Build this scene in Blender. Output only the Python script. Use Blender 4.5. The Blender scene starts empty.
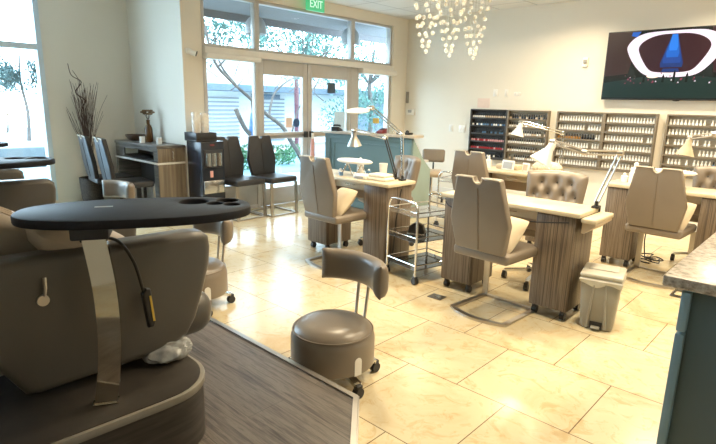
import bpy, bmesh, math, random
from mathutils import Vector, Matrix
rnd = random.Random(7)
PI = math.pi
SC = bpy.context.scene
COL = SC.collection

# ------------------------------------------------------------------ materials
MATS = {}
def _new(name):
    m = bpy.data.materials.new(name); m.use_nodes = True
    nt = m.node_tree
    return m, nt, nt.nodes['Principled BSDF']
def _ramp(nt, fac, stops):
    r = nt.nodes.new('ShaderNodeValToRGB')
    e = r.color_ramp.elements
    while len(e) < len(stops): e.new(0.5)
    for k, (p, c) in enumerate(stops):
        e[k].position = p; e[k].color = (*c, 1)
    nt.links.new(fac, r.inputs[0])
    return r.outputs[0]
def _noise(nt, scale, detail=3, vec_scale=(1, 1, 1), rough=.5, dist=0.):
    tc = nt.nodes.new('ShaderNodeTexCoord'); mp = nt.nodes.new('ShaderNodeMapping')
    mp.inputs['Scale'].default_value = vec_scale
    nt.links.new(tc.outputs['Object'], mp.inputs[0])
    n = nt.nodes.new('ShaderNodeTexNoise')
    n.inputs['Scale'].default_value = scale; n.inputs['Detail'].default_value = detail
    n.inputs['Roughness'].default_value = rough; n.inputs['Distortion'].default_value = dist
    nt.links.new(mp.outputs[0], n.inputs['Vector'])
    return n.outputs[0], mp.outputs[0]
def _bump(nt, b, h, strength, dist=.01):
    n = nt.nodes.new('ShaderNodeBump'); n.inputs['Strength'].default_value = strength
    n.inputs['Distance'].default_value = dist
    nt.links.new(h, n.inputs['Height']); nt.links.new(n.outputs[0], b.inputs['Normal'])
def plain(name, col, rough=.5, metal=0., var=.08, scale=8., spec=.5, bump=0., coat=0.):
    m, nt, b = _new(name)
    f, _ = _noise(nt, scale)
    lo = tuple(max(0, c * (1 - var)) for c in col); hi = tuple(min(1, c * (1 + var)) for c in col)
    nt.links.new(_ramp(nt, f, [(.3, lo), (.7, hi)]), b.inputs['Base Color'])
    b.inputs['Roughness'].default_value = rough; b.inputs['Metallic'].default_value = metal
    b.inputs['Specular IOR Level'].default_value = spec
    b.inputs['Coat Weight'].default_value = coat
    if bump:
        f2, _ = _noise(nt, scale * 25, 2); _bump(nt, b, f2, bump, .002)
    MATS[name] = m; return m
def streaks(name, stops, vec_scale, scale=1., rough=.45, detail=4, dist=.2):
    m, nt, b = _new(name)
    f, _ = _noise(nt, scale, detail, vec_scale, .6, dist)
    nt.links.new(_ramp(nt, f, stops), b.inputs['Base Color'])
    b.inputs['Roughness'].default_value = rough
    MATS[name] = m; return m
def emit(name, col, s):
    m, nt, b = _new(name)
    b.inputs['Base Color'].default_value = (*[c * .3 for c in col], 1)
    b.inputs['Emission Color'].default_value = (*col, 1); b.inputs['Emission Strength'].default_value = s
    b.inputs['Roughness'].default_value = .3
    MATS[name] = m; return m
def glass(name, tint=(.97, .99, 1), refl=.06, blend_ior=1.45):
    m = bpy.data.materials.new(name); m.use_nodes = True; nt = m.node_tree; nt.nodes.clear()
    o = nt.nodes.new('ShaderNodeOutputMaterial'); mx = nt.nodes.new('ShaderNodeMixShader')
    t = nt.nodes.new('ShaderNodeBsdfTransparent'); t.inputs[0].default_value = (*tint, 1)
    g = nt.nodes.new('ShaderNodeBsdfGlossy'); g.inputs['Roughness'].default_value = .02
    lw = nt.nodes.new('ShaderNodeLayerWeight'); lw.inputs[0].default_value = .5
    pw = nt.nodes.new('ShaderNodeMath'); pw.operation = 'POWER'; pw.inputs[1].default_value = 5.
    fr = nt.nodes.new('ShaderNodeMath'); fr.operation = 'MULTIPLY_ADD'; fr.inputs[1].default_value = .9; fr.inputs[2].default_value = ((blend_ior - 1) / (blend_ior + 1)) ** 2
    nt.links.new(lw.outputs['Facing'], pw.inputs[0]); nt.links.new(pw.outputs[0], fr.inputs[0])
    nt.links.new(fr.outputs[0], mx.inputs[0]); nt.links.new(t.outputs[0], mx.inputs[1]); nt.links.new(g.outputs[0], mx.inputs[2])
    nt.links.new(mx.outputs[0], o.inputs[0])
    MATS[name] = m; return m

plain('wall', (.80, .755, .665), .85, var=.015, scale=1.5)
plain('ceiling_tile', (.78, .77, .75), .9, var=.03, scale=30)
plain('trim_white', (.78, .76, .72), .5, var=.02)
plain('aluminium', (.52, .51, .50), .42, metal=.25, var=.03)
plain('pale_frame', (.62, .74, .84), .4, metal=.1, var=.03)
plain('leather', (.215, .178, .140), .33, var=.05, scale=5, bump=.06)
plain('leather_grey', (.092, .084, .074), .36, var=.05, scale=5, bump=.05)
plain('leather_dark', (.028, .029, .034), .42, var=.08, scale=5, bump=.05)
plain('leather_edge', (.62, .56, .46), .5, var=.05)
plain('leather_beige', (.52, .42, .31), .5, var=.06, scale=4, bump=.08)
plain('seat_fabric', (.36, .31, .25), .8, var=.06, scale=10, bump=.2)
plain('cream_fabric', (.53, .445, .32), .8, var=.06, scale=10, bump=.2)
plain('chrome', (.74, .74, .73), .12, metal=1., var=.02)
plain('mirror_chrome', (.66, .62, .54), .06, metal=1., var=.02)
plain('brushed', (.50, .47, .43), .32, metal=1., var=.05)
plain('black_plastic', (.018, .018, .02), .35, var=.1)
plain('black_matte', (.022, .023, .028), .55, var=.15, scale=20)
plain('tray_top', (.012, .014, .022), .55, var=.2, scale=30, spec=.25, bump=.05)
plain('dispenser_black', (.014, .020, .034), .22, var=.1)
plain('white_plastic', (.84, .82, .78), .35, var=.02)
plain('white_paper', (.85, .84, .82), .8, var=.02)
plain('pink_paper', (.82, .66, .58), .8, var=.05)
plain('grey_plastic', (.31, .295, .255), .42, var=.04)
plain('grey_lid', (.47, .45, .39), .4, var=.04)
plain('liner', (.36, .37, .37), .14, var=.25, scale=25, spec=.8)
plain('bag', (.60, .58, .52), .35, var=.06, scale=30)
plain('desk_top', (.60, .52, .375), .38, var=.06, scale=6)
plain('counter_blue', (.125, .225, .275), .5, var=.04, scale=3)
plain('counter_teal', (.30, .40, .38), .55, var=.04, scale=3)
plain('counter_top', (.55, .50, .44), .3, var=.1, scale=20)
plain('cabinet_blue', (.085, .135, .155), .5, var=.04, scale=3)
plain('cabinet_face', (.20, .34, .43), .4, var=.04, scale=3)
plain('rack_grey', (.175, .150, .115), .55, var=.08)
plain('rack_dark', (.045, .042, .040), .55, var=.08)
plain('rack_back', (.42, .38, .31), .7, var=.05)
plain('rack_back_dark', (.05, .048, .046), .7, var=.05)
plain('glass_white', (.93, .92, .89), .25, var=.02)
plain('polish_red', (.42, .03, .035), .2, var=.2)
plain('polish_pink', (.72, .36, .36), .2, var=.2)
plain('polish_blue', (.10, .20, .34), .2, var=.3)
plain('polish_black', (.02, .018, .02), .2, var=.3)
plain('polish_gold', (.42, .22, .06), .25, var=.2)
plain('polish_nude', (.66, .52, .38), .25, var=.15)
plain('cap_black', (.015, .015, .015), .3)
plain('gold_yellow', (.62, .40, .06), .5, var=.1)
plain('brown_glass', (.10, .045, .015), .15, var=.2)
plain('bowl_wood', (.085, .05, .028), .4, var=.3, scale=20)
plain('wicker', (.05, .04, .034), .8, var=.5, scale=60, bump=.8)
plain('twig', (.085, .052, .040), .8, var=.3, scale=20)
plain('flower', (.18, .11, .05), .8, var=.4)
plain('bark', (.085, .075, .068), .9, var=.25, scale=12, bump=.5)
plain('leaf', (.05, .13, .11), .6, var=.4, scale=5)
plain('leaf_pine', (.025, .06, .06), .7, var=.4, scale=3)
plain('shrub_leaf', (.05, .15, .06), .6, var=.4, scale=5)
plain('out_wall', (.50, .55, .57), .9, var=.04)
plain('out_slat', (.17, .20, .23), .8, var=.06)
plain('out_dark', (.06, .10, .14), .6, var=.1)
plain('out_ground', (.28, .29, .29), .9, var=.06, scale=2)
plain('out_road', (.13, .24, .29), .9, var=.05, scale=1)
plain('out_lawn', (.22, .27, .27), .9, var=.08, scale=2)
plain('out_low_wall', (.10, .12, .13), .9, var=.1, scale=4)
plain('maroon', (.075, .018, .03), .5, var=.1)
plain('blue_cloth', (.05, .12, .28), .7, var=.3, scale=12)
plain('pendant_grey', (.36, .37, .38), .4, var=.05)
plain('soffit', (.17, .17, .18), .8, var=.03)
plain('pink_plastic', (.80, .46, .46), .4, var=.05)
plain('towel', (.74, .68, .56), .9, var=.05, scale=20, bump=.3)
plain('quilt', (.72, .62, .48), .9, var=.3, scale=60, bump=.4)
plain('screen_dark', (.012, .016, .018), .15)
plain('red_dark', (.20, .03, .035), .4)
plain('brass', (.50, .40, .22), .3, metal=1.)
plain('steel_plate', (.55, .56, .56), .18, metal=.9, var=.05)
plain('tint_glass', (.10, .11, .12), .06, metal=.4, var=.05)
streaks('laminate', [(.34, (.036, .027, .020)), (.44, (.115, .086, .062)), (.53, (.225, .176, .130)), (.64, (.082, .061, .045))], (62, 62, .6), 1.6, dist=.1)
streaks('laminate_side', [(.30, (.045, .036, .028)), (.5, (.09, .075, .06)), (.70, (.12, .10, .08))], (28, 28, .5), 1.6)
streaks('console_wood', [(.3, (.085, .082, .08)), (.5, (.155, .142, .130)), (.7, (.21, .19, .17))], (2.5, 2.5, 22), 1.5)
streaks('console_end', [(.3, (.14, .11, .08)), (.5, (.22, .175, .125)), (.7, (.30, .24, .17))], (20, 20, .8), 1.5)
streaks('plinth_wood', [(.3, (.022, .018, .015)), (.5, (.045, .038, .032)), (.7, (.07, .06, .05))], (2.0, 2.0, 24), 1.5)
streaks('plinth_trim', [(.3, (.20, .185, .155)), (.7, (.27, .25, .21))], (3, 3, 3), 2)
emit('screen_white', (.86, .76, .92), .9)
emit('screen_blue', (.01, .13, .62), .7)
emit('screen_blue_dim', (.01, .04, .20), .7)
emit('screen_blue_mid', (.01, .06, .33), .7); emit('screen_blue_top', (.02, .20, .80), .8)
emit('screen_maroon', (.04, .010, .018), .6)
emit('screen_brown', (.045, .020, .018), .5)
emit('screen_green', (.006, .030, .028), .5)
emit('screen_glow', (1., .80, .65), 1.1)
emit('screen_red', (.35, .06, .12), .6)
emit('exit_green', (.10, .62, .26), .75)
emit('exit_letter', (.75, 1., .82), .9)
emit('lamp_lens', (1., .93, .80), 3.)
emit('lamp_ember', (1., .74, .42), .9)
glass('window_glass'); glass('clear_acrylic', (.93, .96, .97)); glass('ball_glass', (.90, .88, .84), blend_ior=1.7)
m_ = glass('bubble_glass', (.92, .90, .86), blend_ior=1.6); nt_ = m_.node_tree
_o = nt_.nodes['Material Output']; _src = _o.inputs[0].links[0].from_socket
_d = nt_.nodes.new('ShaderNodeBsdfDiffuse'); _d.inputs[0].default_value = (.95, .92, .86, 1)
_t = nt_.nodes.new('ShaderNodeBsdfTranslucent'); _t.inputs[0].default_value = (.95, .92, .86, 1)
_a = nt_.nodes.new('ShaderNodeAddShader'); _m = nt_.nodes.new('ShaderNodeMixShader'); _m.inputs[0].default_value = .24
nt_.links.new(_d.outputs[0], _a.inputs[0]); nt_.links.new(_t.outputs[0], _a.inputs[1])
nt_.links.new(_src, _m.inputs[1]); nt_.links.new(_a.outputs[0], _m.inputs[2]); nt_.links.new(_m.outputs[0], _o.inputs[0])
glass('plastic_film', (.80, .81, .80), blend_ior=1.9)

# granite
m, nt, b = _new('granite')
f, _ = _noise(nt, 34, 6, rough=.75)
nt.links.new(_ramp(nt, f, [(.32, (.09, .075, .06)), (.45, (.30, .26, .21)), (.58, (.46, .41, .34)), (.72, (.58, .54, .47))]), b.inputs['Base Color'])
b.inputs['Roughness'].default_value = .22; MATS['granite'] = m

# travertine floor, staggered two-foot tiles
m, nt, b = _new('travertine')
tc = nt.nodes.new('ShaderNodeTexCoord'); mp = nt.nodes.new('ShaderNodeMapping')
mp.inputs['Location'].default_value = (1.973 + .617 * 20, -2.281 + .601 * 21, 0)
nt.links.new(tc.outputs['Object'], mp.inputs[0])
br = nt.nodes.new('ShaderNodeTexBrick')
br.offset = .53; br.offset_frequency = 2; br.squash = 1.
br.inputs['Scale'].default_value = 1.; br.inputs['Brick Width'].default_value = .617
br.inputs['Row Height'].default_value = .601; br.inputs['Mortar Size'].default_value = .0028
br.inputs['Mortar Smooth'].default_value = .1
br.inputs['Color1'].default_value = (.60, .515, .345, 1); br.inputs['Color2'].default_value = (.68, .59, .405, 1)
br.inputs['Mortar'].default_value = (.17, .12, .07, 1)
nt.links.new(mp.outputs[0], br.inputs['Vector'])
n1, _ = _noise(nt, 1.6, 6, rough=.62, dist=1.2)
n2, _ = _noise(nt, 7, 6, rough=.7, dist=2.0)
c1 = _ramp(nt, n1, [(.30, (.78, .66, .50)), (.52, (1, 1, 1)), (.75, (1.0, .97, .90))])
c2 = _ramp(nt, n2, [(.36, (.80, .62, .42)), (.47, (1, 1, 1)), (.8, (1, 1, 1))])
mx = nt.nodes.new('ShaderNodeMixRGB'); mx.blend_type = 'MULTIPLY'; mx.inputs[0].default_value = .85
nt.links.new(br.outputs['Color'], mx.inputs[1]); nt.links.new(c1, mx.inputs[2])
mx2 = nt.nodes.new('ShaderNodeMixRGB'); mx2.blend_type = 'MULTIPLY'; mx2.inputs[0].default_value = .55
nt.links.new(mx.outputs[0], mx2.inputs[1]); nt.links.new(c2, mx2.inputs[2])
nt.links.new(mx2.outputs[0], b.inputs['Base Color'])
b.inputs['Roughness'].default_value = .2; MATS['travertine'] = m

# dark wood-look planks of the platform
m, nt, b = _new('dark_planks')
tc = nt.nodes.new('ShaderNodeTexCoord')
br = nt.nodes.new('ShaderNodeTexBrick'); br.offset = .37
br.inputs['Scale'].default_value = 1.; br.inputs['Brick Width'].default_value = 1.22; br.inputs['Row Height'].default_value = .19
br.inputs['Mortar Size'].default_value = .0012
br.inputs['Color1'].default_value = (.85, .85, .85, 1); br.inputs['Color2'].default_value = (1.1, 1.08, 1.06, 1); br.inputs['Mortar'].default_value = (.4, .4, .4, 1)
nt.links.new(tc.outputs['Object'], br.inputs['Vector'])
n1, _ = _noise(nt, 2.2, 12, (1.4, 26, 1), .72, .5)
c1 = _ramp(nt, n1, [(.34, (.030, .024, .020)), (.47, (.095, .078, .066)), (.56, (.150, .127, .108)), (.68, (.075, .062, .052))])
mx = nt.nodes.new('ShaderNodeMixRGB'); mx.blend_type = 'MULTIPLY'; mx.inputs[0].default_value = 1.
nt.links.new(c1, mx.inputs[1]); nt.links.new(br.outputs['Color'], mx.inputs[2])
nt.links.new(mx.outputs[0], b.inputs['Base Color']); b.inputs['Roughness'].default_value = .42
MATS['dark_planks'] = m
# ceiling with T-bar grid
m, nt, b = _new('ceiling_grid')
tc = nt.nodes.new('ShaderNodeTexCoord'); br = nt.nodes.new('ShaderNodeTexBrick'); br.offset = 0
br.inputs['Scale'].default_value = 1.; br.inputs['Brick Width'].default_value = .61; br.inputs['Row Height'].default_value = .61
br.inputs['Mortar Size'].default_value = .012
br.inputs['Color1'].default_value = (.76, .76, .75, 1); br.inputs['Color2'].default_value = (.72, .72, .72, 1); br.inputs['Mortar'].default_value = (.52, .52, .52, 1)
nt.links.new(tc.outputs['Object'], br.inputs['Vector']); nt.links.new(br.outputs['Color'], b.inputs['Base Color'])
b.inputs['Roughness'].default_value = .9; MATS['ceiling_grid'] = m

# ------------------------------------------------------------------ mesh builder
class MB:
    def __init__(s): s.bm = bmesh.new()
    def _mi(s, faces, mi):
        for f in faces: f.material_index = mi
    def box(s, c, d, rz=0., bev=0., seg=2, mi=0, M=None):
        ret = bmesh.ops.create_cube(s.bm, size=1.)
        vs = ret['verts']
        T = Matrix.Translation(Vector(c)) @ (M if M is not None else Matrix.Rotation(rz, 4, 'Z')) @ Matrix.Diagonal((*d, 1))
        bmesh.ops.transform(s.bm, matrix=T, verts=vs)
        fs = list({f for v in vs for f in v.link_faces})
        s._mi(fs, mi)
        if bev:
            es = list({e for v in vs for e in v.link_edges})
            bmesh.ops.bevel(s.bm, geom=es, offset=bev, segments=seg, profile=.5, affect='EDGES', material=mi)
        return s
    def b2(s, x0, x1, y0, y1, z0, z1, bev=0., seg=2, mi=0):
        return s.box(((x0 + x1) / 2, (y0 + y1) / 2, (z0 + z1) / 2), (abs(x1 - x0), abs(y1 - y0), abs(z1 - z0)), bev=bev, seg=seg, mi=mi)
    def cyl(s, p0, p1, r, r2=None, n=16, mi=0, caps=True):
        p0 = Vector(p0); p1 = Vector(p1); d = p1 - p0
        q = d.to_track_quat('Z', 'Y')
        a = []; r2 = r if r2 is None else r2
        for p, rr in ((p0, r), (p1, r2)):
            a.append([s.bm.verts.new(p + q @ Vector((rr * math.cos(2 * PI * k / n), rr * math.sin(2 * PI * k / n), 0))) for k in range(n)])
        for k in range(n):
            f = s.bm.faces.new((a[0][k], a[0][(k + 1) % n], a[1][(k + 1) % n], a[1][k])); f.material_index = mi
        if caps:
            f = s.bm.faces.new(a[0][::-1]); f.material_index = mi
            f = s.bm.faces.new(a[1]); f.material_index = mi
        return s
    def sweep(s, pts, prof, closed=False, mi=0, up=None, radii=None):
        """sweep a closed 2-D profile along pts"""
        P = [Vector(p) for p in pts]; n = len(P); rings = []
        def tan(k):
            if closed: return (P[(k + 1) % n] - P[k - 1]).normalized()
            return (P[min(k + 1, n - 1)] - P[max(k - 1, 0)]).normalized()
        t = tan(0)
        ref = Vector(up) if up else (Vector((0, 0, 1)) if abs(t.z) < .9 else Vector((1, 0, 0)))
        nrm = (ref - t * ref.dot(t)).normalized()
        for k in range(n):
            t = tan(k)
            base = Vector(up) if up else nrm
            nn = base - t * base.dot(t)
            if nn.length > 1e-5: nrm = nn.normalized()
            bn = t.cross(nrm)
            sc = radii[k] if radii else 1.
            rings.append([s.bm.verts.new(P[k] + nrm * (v * sc) + bn * (u * sc)) for u, v in prof])
        m = len(prof)
        for k in range(n if closed else n - 1):
            A, B = rings[k], rings[(k + 1) % n]
            for j in range(m):
                f = s.bm.faces.new((A[j], A[(j + 1) % m], B[(j + 1) % m], B[j])); f.material_index = mi
        if not closed:
            s.bm.faces.new(rings[0][::-1]).material_index = mi; s.bm.faces.new(rings[-1]).material_index = mi
        return s
    def tube(s, pts, r, n=10, closed=False, mi=0, radii=None):
        return s.sweep(pts, [(r * math.cos(2 * PI * k / n), r * math.sin(2 * PI * k / n)) for k in range(n)], closed, mi, None, radii)
    def bar(s, pts, w, h, closed=False, mi=0, up=(0, 0, 1)):
        return s.sweep(pts, [(-w / 2, -h / 2), (w / 2, -h / 2), (w / 2, h / 2), (-w / 2, h / 2)], closed, mi, up)
    def lathe(s, prof, c=(0, 0, 0), n=24, mi=0, M=None):
        c = Vector(c); rings = []
        R = M.to_3x3() if M is not None else Matrix.Identity(3)
        for r, z in prof:
            if r < 1e-6: rings.append([s.bm.verts.new(c + R @ Vector((0, 0, z)))])
            else: rings.append([s.bm.verts.new(c + R @ Vector((r * math.cos(2 * PI * k / n), r * math.sin(2 * PI * k / n), z))) for k in range(n)])
        for A, B in zip(rings, rings[1:]):
            for k in range(n):
                k2 = (k + 1) % n
                if len(A) == 1 and len(B) == 1: continue
                if len(A) == 1: f = s.bm.faces.new((A[0], B[k2], B[k]))
                elif len(B) == 1: f = s.bm.faces.new((A[k], A[k2], B[0]))
                else: f = s.bm.faces.new((A[k], A[k2], B[k2], B[k]))
                f.material_index = mi
        return s
    def prism(s, poly, lo, hi, axis='z', bev=0., seg=2, mi=0, M=None):
        """extrude a 2-D polygon along an axis; axis x: (y,z), y: (x,z), z: (x,y)"""
        def P(a, b, h):
            v = {'x': (h, a, b), 'y': (a, h, b), 'z': (a, b, h)}[axis]
            return M @ Vector(v) if M is not None else Vector(v)
        A = [s.bm.verts.new(P(a, b, lo)) for a, b in poly]; B = [s.bm.verts.new(P(a, b, hi)) for a, b in poly]
        fs = [s.bm.faces.new(A), s.bm.faces.new(B[::-1])]
        n = len(poly)
        for k in range(n): fs.append(s.bm.faces.new((A[k], B[k], B[(k + 1) % n], A[(k + 1) % n])))
        s._mi(fs, mi)
        bmesh.ops.recalc_face_normals(s.bm, faces=fs)
        if bev:
            es = [e for f in fs[:2] for e in f.edges]
            bmesh.ops.bevel(s.bm, geom=es, offset=bev, segments=seg, profile=.5, affect='EDGES', material=mi)
        return s
    def solid(s, fn, nu=12, nv=12, mi=0):
        """closed sheet: fn(u, v, side) for u, v in 0..1 and side -1 / +1"""
        G = {}
        for sd in (-1, 1):
            for i in range(nu + 1):
                for j in range(nv + 1):
                    edge = i in (0, nu) or j in (0, nv)
                    G[sd, i, j] = s.bm.verts.new(fn(i / nu, j / nv, sd))
        for sd in (-1, 1):
            for i in range(nu):
                for j in range(nv):
                    q = [G[sd, i, j], G[sd, i + 1, j], G[sd, i + 1, j + 1], G[sd, i, j + 1]]
                    s.bm.faces.new(q if sd > 0 else q[::-1]).material_index = mi
        rim = [(i, 0) for i in range(nu)] + [(nu, j) for j in range(nv)] + [(i, nv) for i in range(nu, 0, -1)] + [(0, j) for j in range(nv, 0, -1)]
        for k in range(len(rim)):
            a, c = rim[k], rim[(k + 1) % len(rim)]
            s.bm.faces.new((G[-1, *a], G[-1, *c], G[1, *c], G[1, *a])).material_index = mi
        return s
    def pad(s, c, d, rz=0., e=4, puff=.5, mi=0, M=None, n=12):
        """soft cushion, d = full size; thick along local z"""
        T = Matrix.Translation(Vector(c)) @ (M if M is not None else Matrix.Rotation(rz, 4, 'Z'))
        def fn(u, v, sd):
            a, b = 2 * u - 1, 2 * v - 1
            h = max(0., (1 - abs(a) ** e) * (1 - abs(b) ** e)) ** puff
            kx = 1 - .06 * abs(b) ** 3; ky = 1 - .06 * abs(a) ** 3
            return T @ Vector((a * d[0] / 2 * kx, b * d[1] / 2 * ky, sd * (d[2] / 2 * h + .0008)))
        return s.solid(fn, n, n, mi)
    def ball(s, c, r, sub=2, sc=(1, 1, 1), mi=0):
        ret = bmesh.ops.create_icosphere(s.bm, subdivisions=sub, radius=1.)
        bmesh.ops.transform(s.bm, matrix=Matrix.Translation(Vector(c)) @ Matrix.Diagonal((r * sc[0], r * sc[1], r * sc[2], 1)), verts=ret['verts'])
        s._mi({f for v in ret['verts'] for f in v.link_faces}, mi)
        return s
    def quad(s, pts, mi=0):
        s.bm.faces.new([s.bm.verts.new(p) for p in pts]).material_index = mi
        return s
    def build(s, name, mat, parent=None, kind=None, label=None, sharp=38, bevel_mod=0.):
        me = bpy.data.meshes.new(name)
        bmesh.ops.recalc_face_normals(s.bm, faces=s.bm.faces[:])
        s.bm.to_mesh(me); s.bm.free()
        for mm in (mat if isinstance(mat, (list, tuple)) else [mat]): me.materials.append(MATS[mm])
        for p in me.polygons: p.use_smooth = True
        try: me.set_sharp_from_angle(angle=math.radians(sharp))
        except Exception: pass
        o = bpy.data.objects.new(name, me); COL.objects.link(o)
        if parent: o.parent = parent
        if kind: o['kind'] = kind
        if label: o['label'] = label
        return o

def thing(name, label, cat, loc=(0, 0, 0), rz=0., group=None):
    o = bpy.data.objects.new(name, None); COL.objects.link(o)
    o.empty_display_size = .1
    o.location = loc; o.rotation_euler = (0, 0, rz)
    return tag(o, label, cat, group)
def tag(o, label, cat, group=None):
    o['label'] = label; o['category'] = cat
    if group: o['group'] = group
    return o
def dup(src, loc=None, rz=None, label=None, group=None):
    r = src.copy(); COL.objects.link(r)
    if loc is not None: r.location = loc
    if rz is not None: r.rotation_euler = (0, 0, rz)
    if label: r['label'] = label
    if group: r['group'] = group
    for ch in list(src.children):
        c = ch.copy(); COL.objects.link(c); c.parent = r
        for g in list(ch.children):
            d = g.copy(); COL.objects.link(d); d.parent = c
    return r
def at(o, loc, rz=0.):
    o.location = loc; o.rotation_euler = (0, 0, rz); return o
def rot(x=0, y=0, z=0):
    return Matrix.Rotation(z, 4, 'Z') @ Matrix.Rotation(y, 4, 'Y') @ Matrix.Rotation(x, 4, 'X')
def smooth_path(pts, n=6):
    P = [Vector(p) for p in pts]; out = []
    for i in range(len(P) - 1):
        p0, p1, p2, p3 = P[max(i - 1, 0)], P[i], P[i + 1], P[min(i + 2, len(P) - 1)]
        for k in range(n):
            t = k / n
            out.append(.5 * ((2 * p1) + (p2 - p0) * t + (2 * p0 - 5 * p1 + 4 * p2 - p3) * t * t + (3 * p1 - p0 - 3 * p2 + p3) * t ** 3))
    out.append(P[-1]); return out

# ------------------------------------------------------------------ camera
F, PITCH, ROLL, YAW, EYE = 520.36, .2235, .02314, -.749305, 1.49
cy, sy = math.cos(YAW), math.sin(YAW)
fw = Vector((sy * math.cos(PITCH), cy * math.cos(PITCH), -math.sin(PITCH)))
r0 = Vector((cy, -sy, 0)); u0 = r0.cross(fw)
rr = math.cos(ROLL) * r0 + math.sin(ROLL) * u0; uu = -math.sin(ROLL) * r0 + math.cos(ROLL) * u0
cam = bpy.data.cameras.new('camera'); cam.sensor_width = 36.; cam.lens = 36 * F / 716; cam.clip_start = .05; cam.clip_end = 300
co = bpy.data.objects.new('camera', cam); COL.objects.link(co)
co.matrix_world = Matrix(((rr.x, uu.x, -fw.x, 0), (rr.y, uu.y, -fw.y, 0), (rr.z, uu.z, -fw.z, EYE), (0, 0, 0, 1)))
SC.camera = co

# ------------------------------------------------------------------ the room shell
XG, YB, XL, CH = -6.02, 7.66, -7.5, 2.95       # glazing plane, back wall, left window wall, ceiling
XR, YR = 2.6, -2.4
S = 'structure'
MB().b2(XL, XR, YR, YB + .01, -.06, 0).build('floor', 'travertine', kind=S)
MB().b2(XL - .15, XR, YR, YB + .15, CH, CH + .06).build('ceiling', 'ceiling_grid', kind=S)
MB().b2(XG - .2, XR, YB, YB + .15, 0, CH).build('wall_back', 'wall', kind=S)
MB().b2(XR, XR + .15, YR, YB, 0, CH).build('wall_right', 'wall', kind=S)
MB().b2(XL, XR, YR - .15, YR, 0, CH).build('wall_rear', 'wall', kind=S)
# left wall: window opening from y -1.6 to 2.24, z .2 to 2.9
w = MB(); w.b2(XL - .15, XL, 2.24, 3.40, 0, CH); w.b2(XL - .15, XL, YR, -1.6, 0, CH); w.b2(XL - .15, XL, -1.6, 2.24, 0, .16)
w.build('wall_left', 'wall', kind=S)
# the block between console corner and glazing
MB().b2(XL - .15, XG - .04, 3.33, 3.60, 0, CH).build('wall_corner', 'wall', kind=S)
# glazed front: header, pier at the back corner
w = MB(); w.b2(XG - .17, XG, 3.60, 7.26, 2.80, CH); w.b2(XG - .17, XG, 7.26, YB, 0, CH)
w.build('wall_front', 'wall', kind=S)
MB().b2(XG - .12, XG + .03, 3.60, 7.26, 2.055, 2.14, bev=.006).build('trim_1', 'trim_white', kind=S)
t = MB(); t.b2(XG - .10, XG + .07, 3.60, 4.43, 2.00, 2.06, bev=.02, seg=3)
t.build('trim_2', 'trim_white', kind=S)
t = MB(); t.b2(XG - .10, XG + .09, 6.42, 7.30, 1.975, 2.06, bev=.025, seg=3)
t.build('trim_3', 'trim_white', kind=S)
MB().b2(XG, XG + .012, 7.27, YB, 0, .09).build('baseboard_front', 'trim_white', kind=S)
MB().b2(XG, XR, YB - .012, YB, 0, .09).build('baseboard_back', 'trim_white', kind=S)

def window_unit(name, y0, y1, z0, z1, x, fr=.045, dep=.09, mat='aluminium', extra=()):
    f = MB()
    f.b2(x - dep, x, y0, y0 + fr, z0, z1, bev=.004); f.b2(x - dep, x, y1 - fr, y1, z0, z1, bev=.004)
    f.b2(x - dep, x, y0 + fr, y1 - fr, z0, z0 + fr, bev=.004); f.b2(x - dep, x, y0 + fr, y1 - fr, z1 - fr, z1, bev=.004)
    for e in extra: f.b2(x - dep, x, *e, bev=.004)
    o = f.build(name, mat, kind=S)
    MB().b2(x - dep * .55, x - dep * .45, y0 + fr * .6, y1 - fr * .6, z0 + fr * .6, z1 - fr * .6).build('glass_pane', 'window_glass', o)
    return o
XW = XG - .03
for k, (a, c) in enumerate(((3.60, 4.43), (4.43, 6.29), (6.29, 7.26))):
    window_unit(f'window_{k+1}', a, c, 2.14, 2.80, XW, .04)
# sidelights with a solid kick panel below
for k, (a, c) in enumerate(((3.60, 4.44), (6.40, 7.26))):
    o = window_unit(f'window_{k+4}', a, c, .0, 2.055, XW, .05, extra=((a + .05, c - .05, .30, .36),))
    MB().b2(XW - .06, XW - .015, a + .05, c - .05, .05, .30).build('kick_panel', 'aluminium', o)
# left window
f = window_unit('window_6', -1.6, 2.24, .16, CH, XL + .01, .06, .12, 'pale_frame', extra=((-1.54, 2.18, 2.05, 2.12), (-.3, -.24, .22, CH)))
# aluminium double doors
def door(name, y0, y1, hinge_left):
    f = MB(); st = .085; zt = 2.05
    f.b2(XW - .06, XW, y0, y0 + st, .01, zt, bev=.005); f.b2(XW - .06, XW, y1 - st, y1, .01, zt, bev=.005)
    f.b2(XW - .06, XW, y0 + st, y1 - st, 1.855, zt, bev=.005); f.b2(XW - .06, XW, y0 + st, y1 - st, .97, 1.06, bev=.005)
    f.b2(XW - .06, XW, y0 + st, y1 - st, .01, .26, bev=.005)
    o = f.build(name, 'aluminium', kind=S)
    for z0, z1 in ((.26, .97), (1.06, 1.855)):
        MB().b2(XW - .035, XW - .028, y0 + st - .01, y1 - st + .01, z0 - .01, z1 + .01).build('glass_pane', 'window_glass', o)
    yb = y1 - .05 if hinge_left else y0 + .05
    h = MB(); h.b2(XW, XW + .05, yb - .025, yb + .025, .975, 1.065, bev=.006); h.build('push_pad', 'black_plastic', o)
    ys = y0 + .12 if hinge_left else y1 - .12
    MB().b2(XW, XW + .012, y0 + .04, y1 - .04, 1.0, 1.03, bev=.004).build('push_bar', 'brushed', o)
    return o
d1 = door('door_1', 4.44, 5.325, True); d2 = door('door_2', 5.335, 6.26, False)
MB().b2(XW - .09, XW + .005, 6.262, 6.398, 0, 2.055, bev=.004).build('trim_4', 'aluminium', kind=S)
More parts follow.
